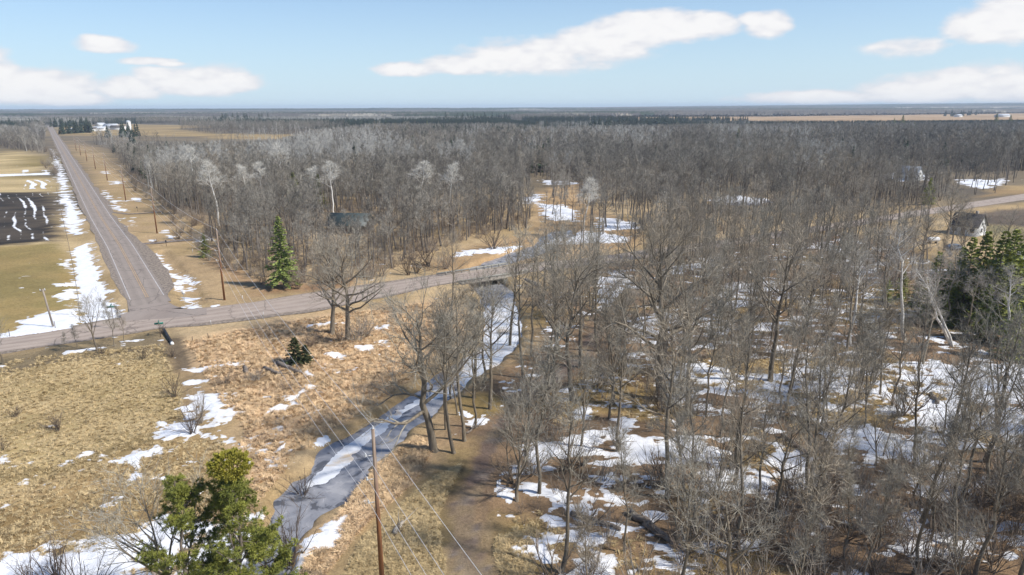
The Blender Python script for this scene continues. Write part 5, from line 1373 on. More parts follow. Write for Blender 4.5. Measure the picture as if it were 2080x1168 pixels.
for k, (px, py, ht, lab, dk, wd_) in enumerate([(352, 804, 3.0, 'dark bare shrub standing left of the V-shaped snow patch', True, 1.0), (118, 872, 2.2, 'small dark shrub alone in the tussock meadow', True, 1.3), (392, 880, 3.6, 'bluish bare shrub at the lower tip of the V-shaped snow', True, 0.9), (408, 860, 4.5, 'thin tall bare shrub in the V-shaped snow patch', False, 0.6),
                                              (632, 700, 3.0, 'grey shrub between the juniper and the two oaks', False, 1.2), (725, 694, 3.6, 'grey-brown shrub at the foot of the right oak', False, 1.4), (690, 694, 2.4, 'low shrub at the feet of the two oaks', False, 1.3), (745, 680, 3.4, 'brushy shrub right of the two oaks beside the small snow patch', False, 1.3), (455, 780, 1.4, 'low reddish brush in the straw meadow right of the V-shaped snow', False, 2.4), (520, 770, 1.3, 'low reddish brush beside the grey drift logs', False, 2.4), (580, 788, 1.2, 'low brush below the grey drift logs', False, 2.0),
                                              (290, 728, 1.8, 'dark low shrub in the roadside verge left of the culvert', True, 1.2), (350, 722, 1.6, 'dark low brush below the culvert pipe', True, 1.5), (208, 716, 1.5, 'dark low shrub at the foot of the roadside trees', True, 1.3), (328, 676, 2.0, 'dark small shrub around the foot of the street sign', True, 0.8), (30, 845, 1.4, 'small dark shrub by the left edge of the meadow', True, 1.4), (8, 912, 1.6, 'dark thin shrub at the left edge of the tussock meadow', True, 0.7),
                                              (590, 1130, 4.6, 'dark branched shrub leaning over the frozen stream right of the pines', True, 1.0), (610, 990, 2.6, 'dark thin shrub on the stream edge above the pines', True, 1.3), (115, 1200, 4.2, 'bare alder shrub at the bottom edge in the lower left snow', True, 1.0), (180, 1215, 4.0, 'second bare alder shrub at the bottom edge in the lower left snow', True, 1.0), (60, 1200, 3.0, 'bare alder shrub nearest the lower left corner', True, 1.0),
                                              (1000, 505, 5.5, 'dark dense multi-stemmed willow beside the upper stream', True, 1.4), (870, 540, 5.0, 'dense dark willow brush left of the bridge', True, 1.6), (905, 545, 4.4, 'second dense willow brush left of the bridge', False, 1.5), (845, 553, 4.2, 'dark willow brush at the roadside left of the bridge', True, 1.5), (775, 560, 3.6, 'grey brush on the far side of the cross road', False, 1.4), (830, 558, 5.0, 'dark many-stemmed bush close to the far road edge', True, 0.9),
                                              (960, 590, 2.2, 'pale dry bush hanging below the bridge', False, 1.2), (998, 612, 2.8, 'olive dry bush under the bridge beam', False, 1.5), (1075, 600, 3.0, 'brown bush at the right end of the bridge', False, 1.2), (318, 492, 1.3, 'dark bush at the roadside driveway mouth', True, 1.6), (810, 1082, 1.3, 'grey heap of twigs on the grass right of the tall near pole', True, 0.9),
                                              (1080, 960, 3.2, 'grey brush left of the near snow patch', False, 1.6), (1040, 985, 3.2, 'grey brush at the edge of the dirt track', False, 1.5), (1160, 950, 2.4, 'dark brush in the middle of the near snow patch', True, 1.6), (1180, 940, 2.2, 'dark thorny brush at the lower rim of the near snow patch', True, 1.6), (2020, 1020, 3.4, 'dense brush near the right edge below the snow field', False, 1.6), (1850, 960, 3.4, 'brush standing in the lower end of the snow field', False, 1.6)]):
    shrub(px, py, ht, lab, None, dk, wd_, k)
# bare spreading tree left of the pines, its limbs over the snow
x, y, h = bt(405, 1255, 985)
put_tree('vase', x - 0.5, y, h, 'bare tree spreading low over the snow left of the big pines', None, 1, rz=0.4, wide=1.5, lean=(0.1, -0.42))
# brush belts along the roadside wood edge and under the trees
rng = np.random.default_rng(21)
for (line, nn, hh, nm, lab) in ([[(262, 354), (330, 420), (410, 490), (455, 530), (505, 572), (560, 582)], 60, 3.0, 'roadside_brush', 'grey brush belt along the roadside edge of the wood'],
                                [[(590, 582), (680, 572), (760, 562)], 26, 2.6, 'roadside_brush', 'grey brush belt on the far side of the cross road'],
                                [[(98, 305), (104, 330), (110, 360)], 24, 4.0, 'ditch_brush', 'grey brush strip between the field and the main road ditch']):
    L_, _ = resample(PG(line), 1.0)
    q = np.array([L_[int(len(L_) * (i + rng.random()) / nn)] + rng.normal(size=2) * 2.0 for i in range(nn)])
    scatter(nm, q, hh / 2.4 * (0.7 + 0.7 * rng.random(nn)), rng.integers(0, 4, nn), SHR, seed=nn, label=lab, category='brush')
UND = [shrub_geo(630 + i, 1.5, 9, 34, 0.7).mesh('undergrowth', (M_SHR, M_SHG, M_SHR)[i]) for i in range(3)]


def fill2(poly, spacing, seed):
    r_ = np.random.default_rng(seed); lo, hi = poly.min(0), poly.max(0); n = int((hi[0] - lo[0]) * (hi[1] - lo[1]) / spacing ** 2)
    p = lo + r_.random((n, 2)) * (hi - lo)
    k = (sdist(p[:, 0], p[:, 1], poly, 3) > 0) & (np.abs(p[:, 0]) < 0.8 * p[:, 1] + 12) & (stream_sd(p[:, 0], p[:, 1]) < -1) & (road_d(p[:, 0], p[:, 1]) > 6) & (ldist(p[:, 0], p[:, 1], PATH_C, 6) > 2.4)
    return p[k]


LOWR = PG([(1450, 1010), (1700, 960), (2300, 950), (2500, 1300), (1250, 1300), (1300, 1100)])
u1 = fill2(W_NEAR, 3.2, 640); u1 = u1[fbm(u1[:, 0], u1[:, 1], 12, 3, 641) > -0.12]
u2 = fill2(LOWR, 1.9, 642); u3 = fill2(PG([(1000, 870), (1080, 800), (1130, 830), (1080, 950), (1000, 1060), (985, 980)]), 2.4, 643)
uu_ = np.vstack([u1, u2, u3])
scatter('undergrowth', uu_, (0.6 + 0.9 * rng.random(len(uu_))) * np.where(sdist(uu_[:, 0], uu_[:, 1], LOWR, 5) > 0, 1.5, 1.0), rng.integers(0, 3, len(uu_)), UND, seed=11, tilt=0.12, label='thin brown and grey brush under the bare trees of the near wood', category='brush')
u5 = fill2(W_NEAR, 5.6, 646)
scatter('undergrowth', u5, 1.7 + 1.5 * rng.random(len(u5)), rng.integers(0, 3, len(u5)), UND, seed=16, tilt=0.10, label='taller thin saplings and brush among the trunks of the near wood', category='brush')
u4 = np.vstack([fill2(W_WEST[[3, 4, 5, 6, 7, 8, 9, 10, 11, 12, 13, 14, 15, 16]], 2.3, 644), fill2(W_NORTH2, 4.0, 645)])
scatter('undergrowth', u4, 1.0 + 1.0 * rng.random(len(u4)), rng.integers(0, 3, len(u4)), UND, seed=12, tilt=0.12, label='thin grey brush under the wood beyond the cross road', category='brush')

# ------------------------------------------------------------------ dry grass
def tuft(seed, n, h, flop, w):
    r_ = np.random.default_rng(seed); g = Geo(); az = r_.random(n) * 6.283 if flop < 0.9 else r_.normal(size=n) * 1.0
    out = flop * (0.5 + r_.random(n)); b = r_.normal(size=(n, 3)) * 0.09; b[:, 2] = -0.05
    L = h * (0.6 + 0.6 * r_.random(n))
    d1 = unit(np.column_stack([np.cos(az) * out * 0.7, np.sin(az) * out * 0.7, np.ones(n)])); d2 = unit(np.column_stack([np.cos(az) * out * 2.2, np.sin(az) * out * 2.2, 0.5 - 0.6 * out]))
    m = b + d1 * (L * 0.55)[:, None]; e = m + d2 * (L * 0.55)[:, None]
    s = np.column_stack([-np.sin(az), np.cos(az), np.zeros(n)]) * w
    v = np.stack([b - s, b + s, m + s * 0.8, m - s * 0.8, e], 1).reshape(-1, 3); i = np.arange(n)[:, None] * 5
    g.add(v, i + np.array([[0, 1, 2, 3]]), i + np.array([[3, 2, 4]]))
    return g


M_G1 = simple_mat('straw_grass', (0.74, 0.53, 0.32), 0.85, 0.15, 0.22, obj_var=0.10, col2=(0.60, 0.435, 0.25), spec=0.15, place=True)
M_G2 = simple_mat('olive_dry_grass', (0.60, 0.465, 0.26), 0.85, 0.15, 0.16, obj_var=0.10, col2=(0.48, 0.36, 0.185), spec=0.15, place=True)
GR1 = [tuft(700 + i, 22, 0.55, 0.9, 0.020).mesh('tuft', M_G1) for i in range(3)]
GR2 = [tuft(710 + i, 20, 0.5, 0.95, 0.022).mesh('tuft', M_G2) for i in range(3)]
_snowv = lambda p: snow_core(p[:, 0], p[:, 1], 6)


def grass(poly, n, seed):
    r_ = np.random.default_rng(seed); p_ = PG(poly); lo, hi = p_.min(0), p_.max(0); lo = np.maximum(lo, [-70, 36])
    p = lo + r_.random((n, 2)) * (hi - lo)
    k = (sdist(p[:, 0], p[:, 1], p_, 3) > 0) & (np.abs(p[:, 0]) < 0.8 * p[:, 1] + 8) & (stream_sd(p[:, 0], p[:, 1]) < -0.2) & (road_d(p[:, 0], p[:, 1]) > 5) & (ldist(p[:, 0], p[:, 1], PATH_C, 6) > 1.9) & (fbm(p[:, 0], p[:, 1], 3, 3, seed) > -0.42)
    p = p[k]
    return p[_snowv(p) < 0.28]


M_LEFT = [(360, 690), (640, 640), (900, 608), (966, 640), (955, 690), (900, 715), (850, 770), (780, 815), (700, 870), (620, 930), (560, 1000), (500, 1110), (440, 1200), (380, 1100), (480, 880), (420, 800)]
M_RIGHT = [(560, 1200), (660, 1050), (760, 930), (850, 870), (900, 900), (860, 980), (740, 1090), (660, 1200)]
g1 = np.vstack([grass(M_LEFT, 19000, 720), grass(M_RIGHT, 9000, 721)])
scatter('dry_grass', g1, 0.6 + 0.8 * rng.random(len(g1)), rng.integers(0, 3, len(g1)), GR1, seed=13, tilt=0.25, label='pale straw grass lying in tussocks along the stream', category='grass')
g2 = np.vstack([grass([(-300, 760), (0, 728), (345, 692), (400, 840), (330, 890), (480, 880), (440, 1200), (-200, 1300)], 24000, 722), grass([(640, 1220), (720, 1080), (870, 960), (990, 900), (930, 1030), (930, 1220)], 16000, 723), grass([(960, 1220), (985, 1080), (1110, 1050), (1110, 1220)], 3000, 724)])
scatter('dry_grass', g2, 0.4 + 0.5 * rng.random(len(g2)), rng.integers(0, 3, len(g2)), GR2, seed=14, tilt=0.25, label='olive-brown dead grass of the tussock meadow and track verge', category='grass')
g3 = grass([(1062, 620), (1200, 560), (1440, 520), (1900, 560), (2500, 1300), (1080, 1300), (1000, 1000), (1090, 840), (1190, 720)], 26000, 725); g3 = g3[fbm(g3[:, 0], g3[:, 1], 11, 3, 58) > 0.0]
scatter('dry_grass', g3, 0.5 + 0.6 * rng.random(len(g3)), rng.integers(0, 3, len(g3)), GR2, seed=15, tilt=0.2, label='golden dead grass in patches on the floor of the snowy wood', category='grass')

# ------------------------------------------------------------------ fallen logs and drift wood
M_LOG = simple_mat('dead_grey_wood', (0.27, 0.225, 0.18), 0.9, 0.3, 3.0, col2=(0.12, 0.098, 0.08), stretch=(1, 1, 1))
M_LOGP = simple_mat('bleached_wood', (0.46, 0.41, 0.34), 0.85, 0.2, 3.0, col2=(0.30, 0.26, 0.21))


def log(a, b, r0, r1, label, mat=None, stubs=5, seed=0, snowy=False):
    rng = np.random.default_rng(seed); A, B = G(*a), G(*b); n = 7; t = np.linspace(0, 1, n)
    P = A + (B - A) * t[:, None]; P[:, :2] += rng.normal(size=(n, 2)) * 0.12; P[:, 2] = ground_z(P[:, 0], P[:, 1]) + r0 * 0.7 + 0.05
    o0 = P[0].copy(); e = empty('fallen_log', o0, label=label, category='log'); Q = P - o0
    g = Geo(); g.tube(Q, r0 + (r1 - r0) * t, 8, cap=True); link('log_stem', g.mesh('log_stem', mat or M_LOG, False), e)
    for k in range(stubs):
        i = rng.integers(1, n - 1); d = unit(unit(Q[-1] - Q[0]) * 0.6 + rng.normal(size=3) * 0.6 + np.array([0, 0, 0.5])); L = 0.8 + 2.0 * rng.random()
        gg = Geo(); m_ = Q[i] + d * L * 0.5 + rng.normal(size=3) * 0.1; gg.tube(np.array([Q[i], m_, Q[i] + d * L]), [0.07, 0.045, 0.015], 4); link('branch_stub', gg.mesh('branch_stub', mat or M_LOG), e)
    return e


log((1160, 1046), (1262, 1078), 0.26, 0.17, 'long brown fallen log left of the nearest round snow patch', seed=1)
log((1278, 1040), (1372, 1110), 0.34, 0.26, 'thick split fallen log with a pale sawn end on the grass', seed=2)
log((1300, 1062), (1390, 1118), 0.20, 0.12, 'thinner broken log lying along the thick split log', seed=3)
log((1425, 1048), (1566, 1092), 0.26, 0.18, 'dark fallen log under the brush at the lower middle right', seed=4)
log((1588, 884), (1648, 930), 0.26, 0.20, 'fallen log lying across the snow in the right wood', seed=5)
log((1290, 655), (1345, 640), 0.20, 0.12, 'fallen log at the foot of the huge oak', seed=6)
log((1180, 775), (1270, 780), 0.16, 0.10, 'thin fallen log on the strip of snow beside the track', M_LOGP, seed=7)
log((1560, 700), (1480, 690), 0.16, 0.10, 'fallen trunk behind the broad snow field', seed=8)
log((1850, 1028), (1960, 1030), 0.24, 0.16, 'dark log lying by the low snow strip at the lower right', seed=9)
log((566, 740), (612, 758), 0.34, 0.24, 'weathered grey drift log in the straw meadow below the junipers', M_LOG, 3, seed=10)
log((536, 748), (566, 760), 0.28, 0.2, 'shorter dark drift log left of the weathered one', M_LOG, 3, seed=11)
log((496, 748), (502, 758), 0.28, 0.24, 'short dark log stub beside the upper snow strip in the meadow', M_LOG, 1, seed=12)
log((798, 1080), (818, 1062), 0.22, 0.14, 'grey root stump lying right of the tall near pole', M_LOGP, 4, seed=13)
log((1075, 780), (1140, 830), 0.09, 0.05, 'thin pole-like log on the leaves beside the track', seed=14)
log((948, 880), (975, 862), 0.12, 0.08, 'small log on the leaf litter by the stream trees', seed=15)
log((1905, 820), (1892, 800), 0.26, 0.2, 'snow-topped stump log on the golden tuft in the snow field', M_LOG, 1, seed=16)

# ------------------------------------------------------------------ power line
M_POLE, n = mat_new('creosoted_pole')
tcp = n.n('ShaderNodeTexCoord'); sp = n.n('ShaderNodeSeparateXYZ', {0: tcp.outputs['Object']})
nzp = n.n('ShaderNodeTexNoise', {'Vector': n.n('ShaderNodeMapping', {0: tcp.outputs['Object'], 'Scale': (9, 9, 0.5)}).outputs[0], 'Scale': 1.0, 'Detail': 4.0})
f = n.n('ShaderNodeMapRange', {0: n.m('ADD', sp.outputs[2], n.m('MULTIPLY', nzp.outputs[0], 3.0)), 1: 7.5, 2: 12.0}).outputs[0]
c = n.mix(f, (0.235, 0.105, 0.045, 1), (0.30, 0.235, 0.18, 1))
c = n.mix(n.n('ShaderNodeMapRange', {0: nzp.outputs[0], 1: 0.45, 2: 0.62, 4: 0.7}).outputs[0], c, (0.10, 0.052, 0.03, 1))
b = n.n('ShaderNodeBsdfPrincipled', {'Base Color': c, 'Roughness': 0.8, 'Specular IOR Level': 0.2}); n.n('ShaderNodeOutputMaterial', {0: b.outputs[0]})
M_INS = simple_mat('grey_porcelain', (0.60, 0.60, 0.58), 0.35, 0.05, 5.0, spec=0.5)
M_STEEL = simple_mat('galvanised_steel', (0.50, 0.50, 0.48), 0.45, 0.1, 5.0, metal=0.6)
M_WIRE = simple_mat('aluminium_wire', (0.80, 0.78, 0.74), 0.5, 0.05, 5.0, metal=0.2)
HP = 13.0
pole_px = [(456, 608), (319, 473), (255.4, 407), (218, 366), (194, 343), (176.7, 327), (164, 315.4), (155, 306)]
POLES = [G(*p) for p in pole_px]
d_ = CF + (757 - 1040) / F * CR - (867 - 584) / F * CU; tt_ = (HP - H) / d_[2]; pf = CP + d_ * tt_; pf[2] = 0
POLES.insert(0, pf)
ext = pf + (pf - POLES[1]) * 0.93; POLES.insert(0, ext)
pg = Geo(); pg.tube(np.array([[0, 0, -0.3], [0, 0, 6], [0, 0, HP]]), [0.19, 0.155, 0.115], 12, cap=True); pole_me = pg.mesh('pole_shaft', M_POLE, True)
bg_ = Geo(); bg_.tube(np.array([[0, 0, 0], [-0.55, 0, 0.06]]), [0.035, 0.03], 6, cap=True); br_me = bg_.mesh('bracket', M_STEEL)
ig = Geo(); ig.tube(np.array([[0, 0, -0.02], [0, 0, 0.05], [0, 0, 0.09], [0, 0, 0.15], [0, 0, 0.19], [0, 0, 0.27]]), [0.05, 0.085, 0.05, 0.08, 0.045, 0.03], 8, cap=True); ins_me = ig.mesh('insulator', M_INS, True)
ATT = [(0.0, HP + 0.22), (-0.62, HP - 1.95), (-0.62, HP - 3.75), (-0.62, HP - 5.55)]
plab = ['tall brown utility pole in the foreground beside the stream', 'brown and grey utility pole just before the cross road', 'second utility pole along the main road verge after the junction', 'third utility pole along the main road verge', 'fourth utility pole along the main road verge beside the wood', 'fifth utility pole along the main road verge', 'sixth utility pole along the verge far up the main road', 'seventh tiny utility pole far up the main road', 'last tiny utility pole far up the main road']
wire_pts = []
for i, p in enumerate(POLES):
    j0, j1 = max(0, i - 1), min(len(POLES) - 1, i + 1); dr = (POLES[j1] - POLES[j0])[:2]; rz = math.atan2(dr[1], dr[0]) - math.pi / 2
    z0 = float(ground_z(p[0], p[1])) if i > 0 else 0.0
    ca, sa = math.cos(rz), math.sin(rz)
    wire_pts.append([np.array([p[0] + ca * a, p[1] + sa * a, z0 + zz + (0.24 if a else 0)]) for a, zz in ATT])
    if i == 0: continue
    e = empty('utility_pole', (p[0], p[1], z0), rz, label=plab[i - 1], category='utility pole', group='utility poles along the power line')
    link('pole_shaft', pole_me, e)
    for a, zz in ATT:
        if a: link('bracket', br_me, e, (-0.08, 0, zz))
        link('insulator', ins_me, e, (a, 0, zz + (0.03 if a else -0.22)))
wn = ['topmost', 'upper', 'middle', 'lowest']
for k in range(4):
    for i in range(len(POLES) - 1):
        A, B = wire_pts[i][k], wire_pts[i + 1][k]; t = np.linspace(0, 1, 20)
        P = A + (B - A) * t[:, None]; P[:, 2] -= 4 * (1.1 + 0.15 * k) * t * (1 - t)
        g = Geo(); dist = np.hypot(P[:, 0], P[:, 1]); g.tube(P, np.full(20, 0.017 if i < 2 else 0.02), 4)
        where = ('from the foreground pole over the track', 'from the foreground pole to the road pole')[i] if i < 2 else 'along the main road, %s span past the junction' % ['first', 'second', 'third', 'fourth', 'fifth', 'sixth', 'seventh'][i - 2]
        link('power_wire', g.mesh('power_wire', M_WIRE), None, None, label='%s pale wire %s' % (wn[k], where), category='wire', group='wires of the power line')
# guy wires at the pole before the cross road
P0 = POLES[2]
# lone pole in the mown field
x, y, h = bt(108, 663, 582)
e = empty('utility_pole', (x, y, 0), 0.3, label='grey weathered utility pole leaning in the snow strip of the mown field', category='utility pole'); e.rotation_euler = (0.03, -0.07, 0.3)
M_POLEG = simple_mat('weathered_grey_pole', (0.34, 0.29, 0.24), 0.85, 0.2, 3.0, col2=(0.2, 0.165, 0.135), stretch=(1, 1, 0.2))
g = Geo(); g.tube(np.array([[0, 0, -0.3], [0, 0, h]]), [0.17, 0.12], 10, cap=True); link('pole_shaft', g.mesh('pole_shaft', M_POLEG, True), e)
g = Geo(); g.box((-0.45, -0.06, h - 0.35), (0.35, 0.06, h - 0.22)); link('cross_arm', g.mesh('cross_arm', M_POLEG), e)
link('insulator', ins_me, e, (-0.38, 0, h - 0.20)); link('insulator', ins_me, e, (0.28, 0, h - 0.20))

# ------------------------------------------------------------------ signs, posts, fences, mailboxes
M_GREEN = simple_mat('green_sign_face', (0.03, 0.17, 0.13), 0.5, 0.05, 4.0)
M_SIGNW = simple_mat('white_sign_face', (0.78, 0.76, 0.72), 0.5, 0.05, 4.0)
M_POST = simple_mat('dark_post_wood', (0.13, 0.10, 0.08), 0.85, 0.2, 6.0)
M_DARK = simple_mat('black_plastic', (0.03, 0.03, 0.032), 0.5, 0.1, 6.0)


def sign(px, py, ty, label, blades=True):
    x, y, h = bt(px, py, ty); e = empty('street_sign' if blades else 'road_sign', (x, y, 0), 0.35, label=label, category='sign')
    g = Geo(); g.tube(np.array([[0, 0, -0.3], [0, 0, h]]), [0.05, 0.05], 6, cap=True); link('post', g.mesh('post', M_POST if blades else M_STEEL), e)
    if blades:
        g = Geo(); g.box((-0.62, -0.015, h - 0.32), (0.62, 0.015, h - 0.02)); link('sign_blade', g.mesh('sign_blade', M_GREEN), e)
        g = Geo(); g.box((-0.015, -0.55, h + 0.0), (0.015, 0.55, h + 0.28)); link('sign_blade', g.mesh('sign_blade', M_GREEN), e)
    else:
        g = Geo(); g.box((-0.3, -0.02, h - 0.65), (0.3, 0.02, h)); link('sign_plate', g.mesh('sign_plate', M_SIGNW), e)


sign(326, 682, 652, 'green-bladed street name sign on a dark post below the road junction')
sign(233, 668, 618, 'green sign on a post behind the thin trees at the junction')
sign(374, 606, 588, 'small white sign on a post beside the main road ditch', False)


def post(px, py, ty, label, mat=None, r=0.06, group=None):
    x, y, h = bt(px, py, ty); g = Geo(); g.tube(np.array([[0, 0, -0.2], [0, 0, h]]), [r, r * 0.9], 6, cap=True)
    o = link('fence_post', g.mesh('fence_post', mat or M_POST), None, (x, y, float(ground_z(x, y))), label=label, category='post')
    if group: o['group'] = group


post(391, 690, 679, 'left one of two short dark posts in the meadow below the cross road')
post(423, 686, 674, 'right one of two short dark posts in the meadow below the cross road')
post(429, 662, 647, 'thin reflector post on the near edge of the cross road', M_STEEL, 0.04)
post(392, 515, 502, 'short post with a pale top in the verge grass by the wood', M_STEEL, 0.05)
post(493, 605, 597, 'small pale marker post on the grass beside the pole at the cross road', M_SIGNW, 0.05)
post(474, 734, 729, 'dark stub post in the upper snow strip of the meadow')
post(536, 648, 630, 'thin grey post on the near side of the cross road', M_STEEL, 0.04)
post(786, 658, 640, 'thin dark post in the straw meadow right of the oaks', M_POST, 0.04)
# field fence: posts and two wires
fl, s_ = resample(PG([(20, 684), (75, 673), (120, 666), (163, 659), (158, 600), (148, 540), (136, 480), (124, 430), (114, 380)]), 1.0)
e = empty('field_fence', (fl[0][0], fl[0][1], 0), label='thin wire fence on short posts along the mown field and the snowy ditch', category='fence')
g0 = Geo(); g0.tube(np.array([[0, 0, -0.3], [0, 0, 1.25]]), [0.05, 0.045], 5, cap=True); fpm = g0.mesh('fence_post', M_POST)
ix = np.arange(0, len(fl), 6)
for i in ix: link('fence_post', fpm, e, (fl[i][0] - fl[0][0], fl[i][1] - fl[0][1], float(ground_z(*fl[i]))))
for zz in (0.55, 1.1):
    g = Geo(); P = np.column_stack([fl[ix] - fl[0], ground_z(fl[ix][:, 0], fl[ix][:, 1]) + zz]); g.tube(P, np.full(len(P), 0.008), 3); link('fence_wire', g.mesh('fence_wire', M_STEEL), e)
# culvert at the roadside below the junction
A, B = G(333, 672), G(350, 698); e = empty('culvert_pipe', (A[0], A[1], 0), label='dark culvert pipe with a pale end sticking out of the verge below the junction', category='pipe')
g = Geo(); Q = np.array([[0, 0, 0.25], *(np.array([B - A]) + [0, 0, -0.05])]); g.tube(Q, [0.22, 0.22], 10, cap=True); link('pipe', g.mesh('pipe', M_DARK, True), e)
g = Geo(); dq = unit(Q[1] - Q[0]); g.tube(np.array([Q[1] - dq * 0.5, Q[1] + dq * 0.05]), [0.25, 0.25], 10, cap=True); link('end_collar', g.mesh('end_collar', M_SIGNW, True), e)


def mailbox(px, py, label):
    p = G(px, py); e = empty('mailbox', (p[0], p[1], 0.0), 0.6, label=label, category='mailbox')
    g = Geo(); g.box((-0.05, -0.05, -0.3), (0.05, 0.05, 1.05)); link('post', g.mesh('post', M_POST), e)
    g = Geo(); th = np.linspace(0, math.pi, 7); pr = np.column_stack([np.concatenate([[0.16], 0.16 * np.cos(th), [-0.16]]), np.concatenate([[1.05], 1.27 + 0.14 * np.sin(th), [1.05]])])
    m_ = len(pr); v = np.vstack([np.column_stack([pr[:, 0], np.full(m_, -0.3), pr[:, 1]]), np.column_stack([pr[:, 0], np.full(m_, 0.3), pr[:, 1]])])
    q = [[i, (i + 1) % m_, m_ + (i + 1) % m_, m_ + i] for i in range(m_)]; t = [[0, i + 1, i] for i in range(1, m_ - 1)] + [[m_, m_ + i, m_ + i + 1] for i in range(1, m_ - 1)]
    g.add(v, q, t); link('box', g.mesh('box', M_DARK), e)


mailbox(338, 499, 'black mailbox on a post beside the gravel driveway')
mailbox(279, 428, 'small dark mailbox beside the second driveway')
# ------------------------------------------------------------------ bridge
M_CONC = simple_mat('stained_concrete', (0.36, 0.32, 0.265), 0.9, 0.2, 0.8, col2=(0.24, 0.215, 0.18), bump=0.2)
M_RAIL = simple_mat('grey_guard_beam', (0.33, 0.325, 0.29), 0.7, 0.15, 1.5, col2=(0.22, 0.215, 0.19))
fa, fb = G(928, 563.0), G(1056, 545.0); na, nb = G(936, 583), G(1062, 562)
e = empty('road_bridge', (na[0], na[1], 0.65), label='low concrete road bridge carrying the cross road over the stream', category='bridge')


def slab(name, p, q, z0, z1, th, mat, out):
    p, q = np.array(p[:2]), np.array(q[:2]); d = (q - p) / np.linalg.norm(q - p); nrm = np.array([d[1], -d[0]]) * out
    c = [p, q, q + nrm * th, p + nrm * th]; v = [(*(a - na[:2]), z) for z in (z0, z1) for a in c]
    g = Geo(); g.add(v, [(0, 1, 2, 3), (7, 6, 5, 4), (0, 4, 5, 1), (1, 5, 6, 2), (2, 6, 7, 3), (3, 7, 4, 0)]); return link(name, g.mesh(name, mat), e)


d_ = (nb - na)[:2] / np.linalg.norm((nb - na)[:2]); nr = np.array([d_[1], -d_[0]])
depth = float(np.dot((na - fa)[:2], nr))
far0 = na[:2] - nr * depth; far1 = nb[:2] - nr * depth
slab('deck', na[:2] + nr * 0.25, nb[:2] + nr * 0.25, -0.30, 0.026, -(depth + 0.5), M_CONC, 1)
slab('fascia_beam', na[:2] + nr * 0.253, nb[:2] + nr * 0.253, -0.32, 0.16, 0.22, M_CONC, 1)
slab('fascia_beam', far0 - nr * 0.253, far1 - nr * 0.253, -0.32, 0.16, 0.22, M_CONC, -1)
for (p, q, s_) in ((na[:2] + nr * 0.30, nb[:2] + nr * 0.30, 1), (far0 - nr * 0.30, far1 - nr * 0.30, -1)):
    L_ = np.linalg.norm(q - p); npst = 8
    slab('guard_rail', p - d_ * 1.2, q + d_ * 1.2, 0.42, 0.80, 0.09, M_RAIL, s_)
    for i in range(npst):
        a = p + (q - p) * (i + 0.5) / npst; slab('rail_post', a - d_ * 0.09 + nr * s_ * 0.01, a + d_ * 0.09 + nr * s_ * 0.01, 0.163, 0.79, -0.14, M_RAIL, s_)
for a in (na, nb):
    sgn = 1 if a is na else -1
    slab('abutment', a[:2] + d_ * sgn * 1.0 + nr * 0.1, a[:2] + d_ * sgn * 1.6 + nr * 0.1, -2.1, -0.303, -(depth + 0.2), M_CONC, 1)
mid_ = (na + nb)[:2] / 2
for k in (-1.5, 1.5):
    slab('pier', mid_ + d_ * (k - 0.2), mid_ + d_ * (k + 0.2), -2.1, -0.303, -depth, M_POST, 1)

# ------------------------------------------------------------------ houses and farms
M_WALLW = simple_mat('white_siding', (0.70, 0.69, 0.66), 0.8, 0.06, 1.0)
M_WALLB = simple_mat('blue_grey_siding', (0.50, 0.56, 0.62), 0.8, 0.1, 1.0)
M_WALLD = simple_mat('dark_brown_siding', (0.10, 0.078, 0.06), 0.8, 0.2, 1.0)
M_ROOFG = simple_mat('dark_green_metal_roof', (0.055, 0.072, 0.068), 0.5, 0.2, 0.6, spec=0.4)
M_ROOFD = simple_mat('dark_grey_shingles', (0.13, 0.115, 0.105), 0.9, 0.2, 2.0)
M_ROOFL = simple_mat('pale_metal_roof', (0.48, 0.50, 0.52), 0.5, 0.1, 0.5)
M_GLASS = simple_mat('dark_window_glass', (0.03, 0.035, 0.045), 0.12, 0.05, 1.0, spec=0.6)
M_DOOR = simple_mat('brown_door', (0.16, 0.09, 0.055), 0.6, 0.1, 3.0)


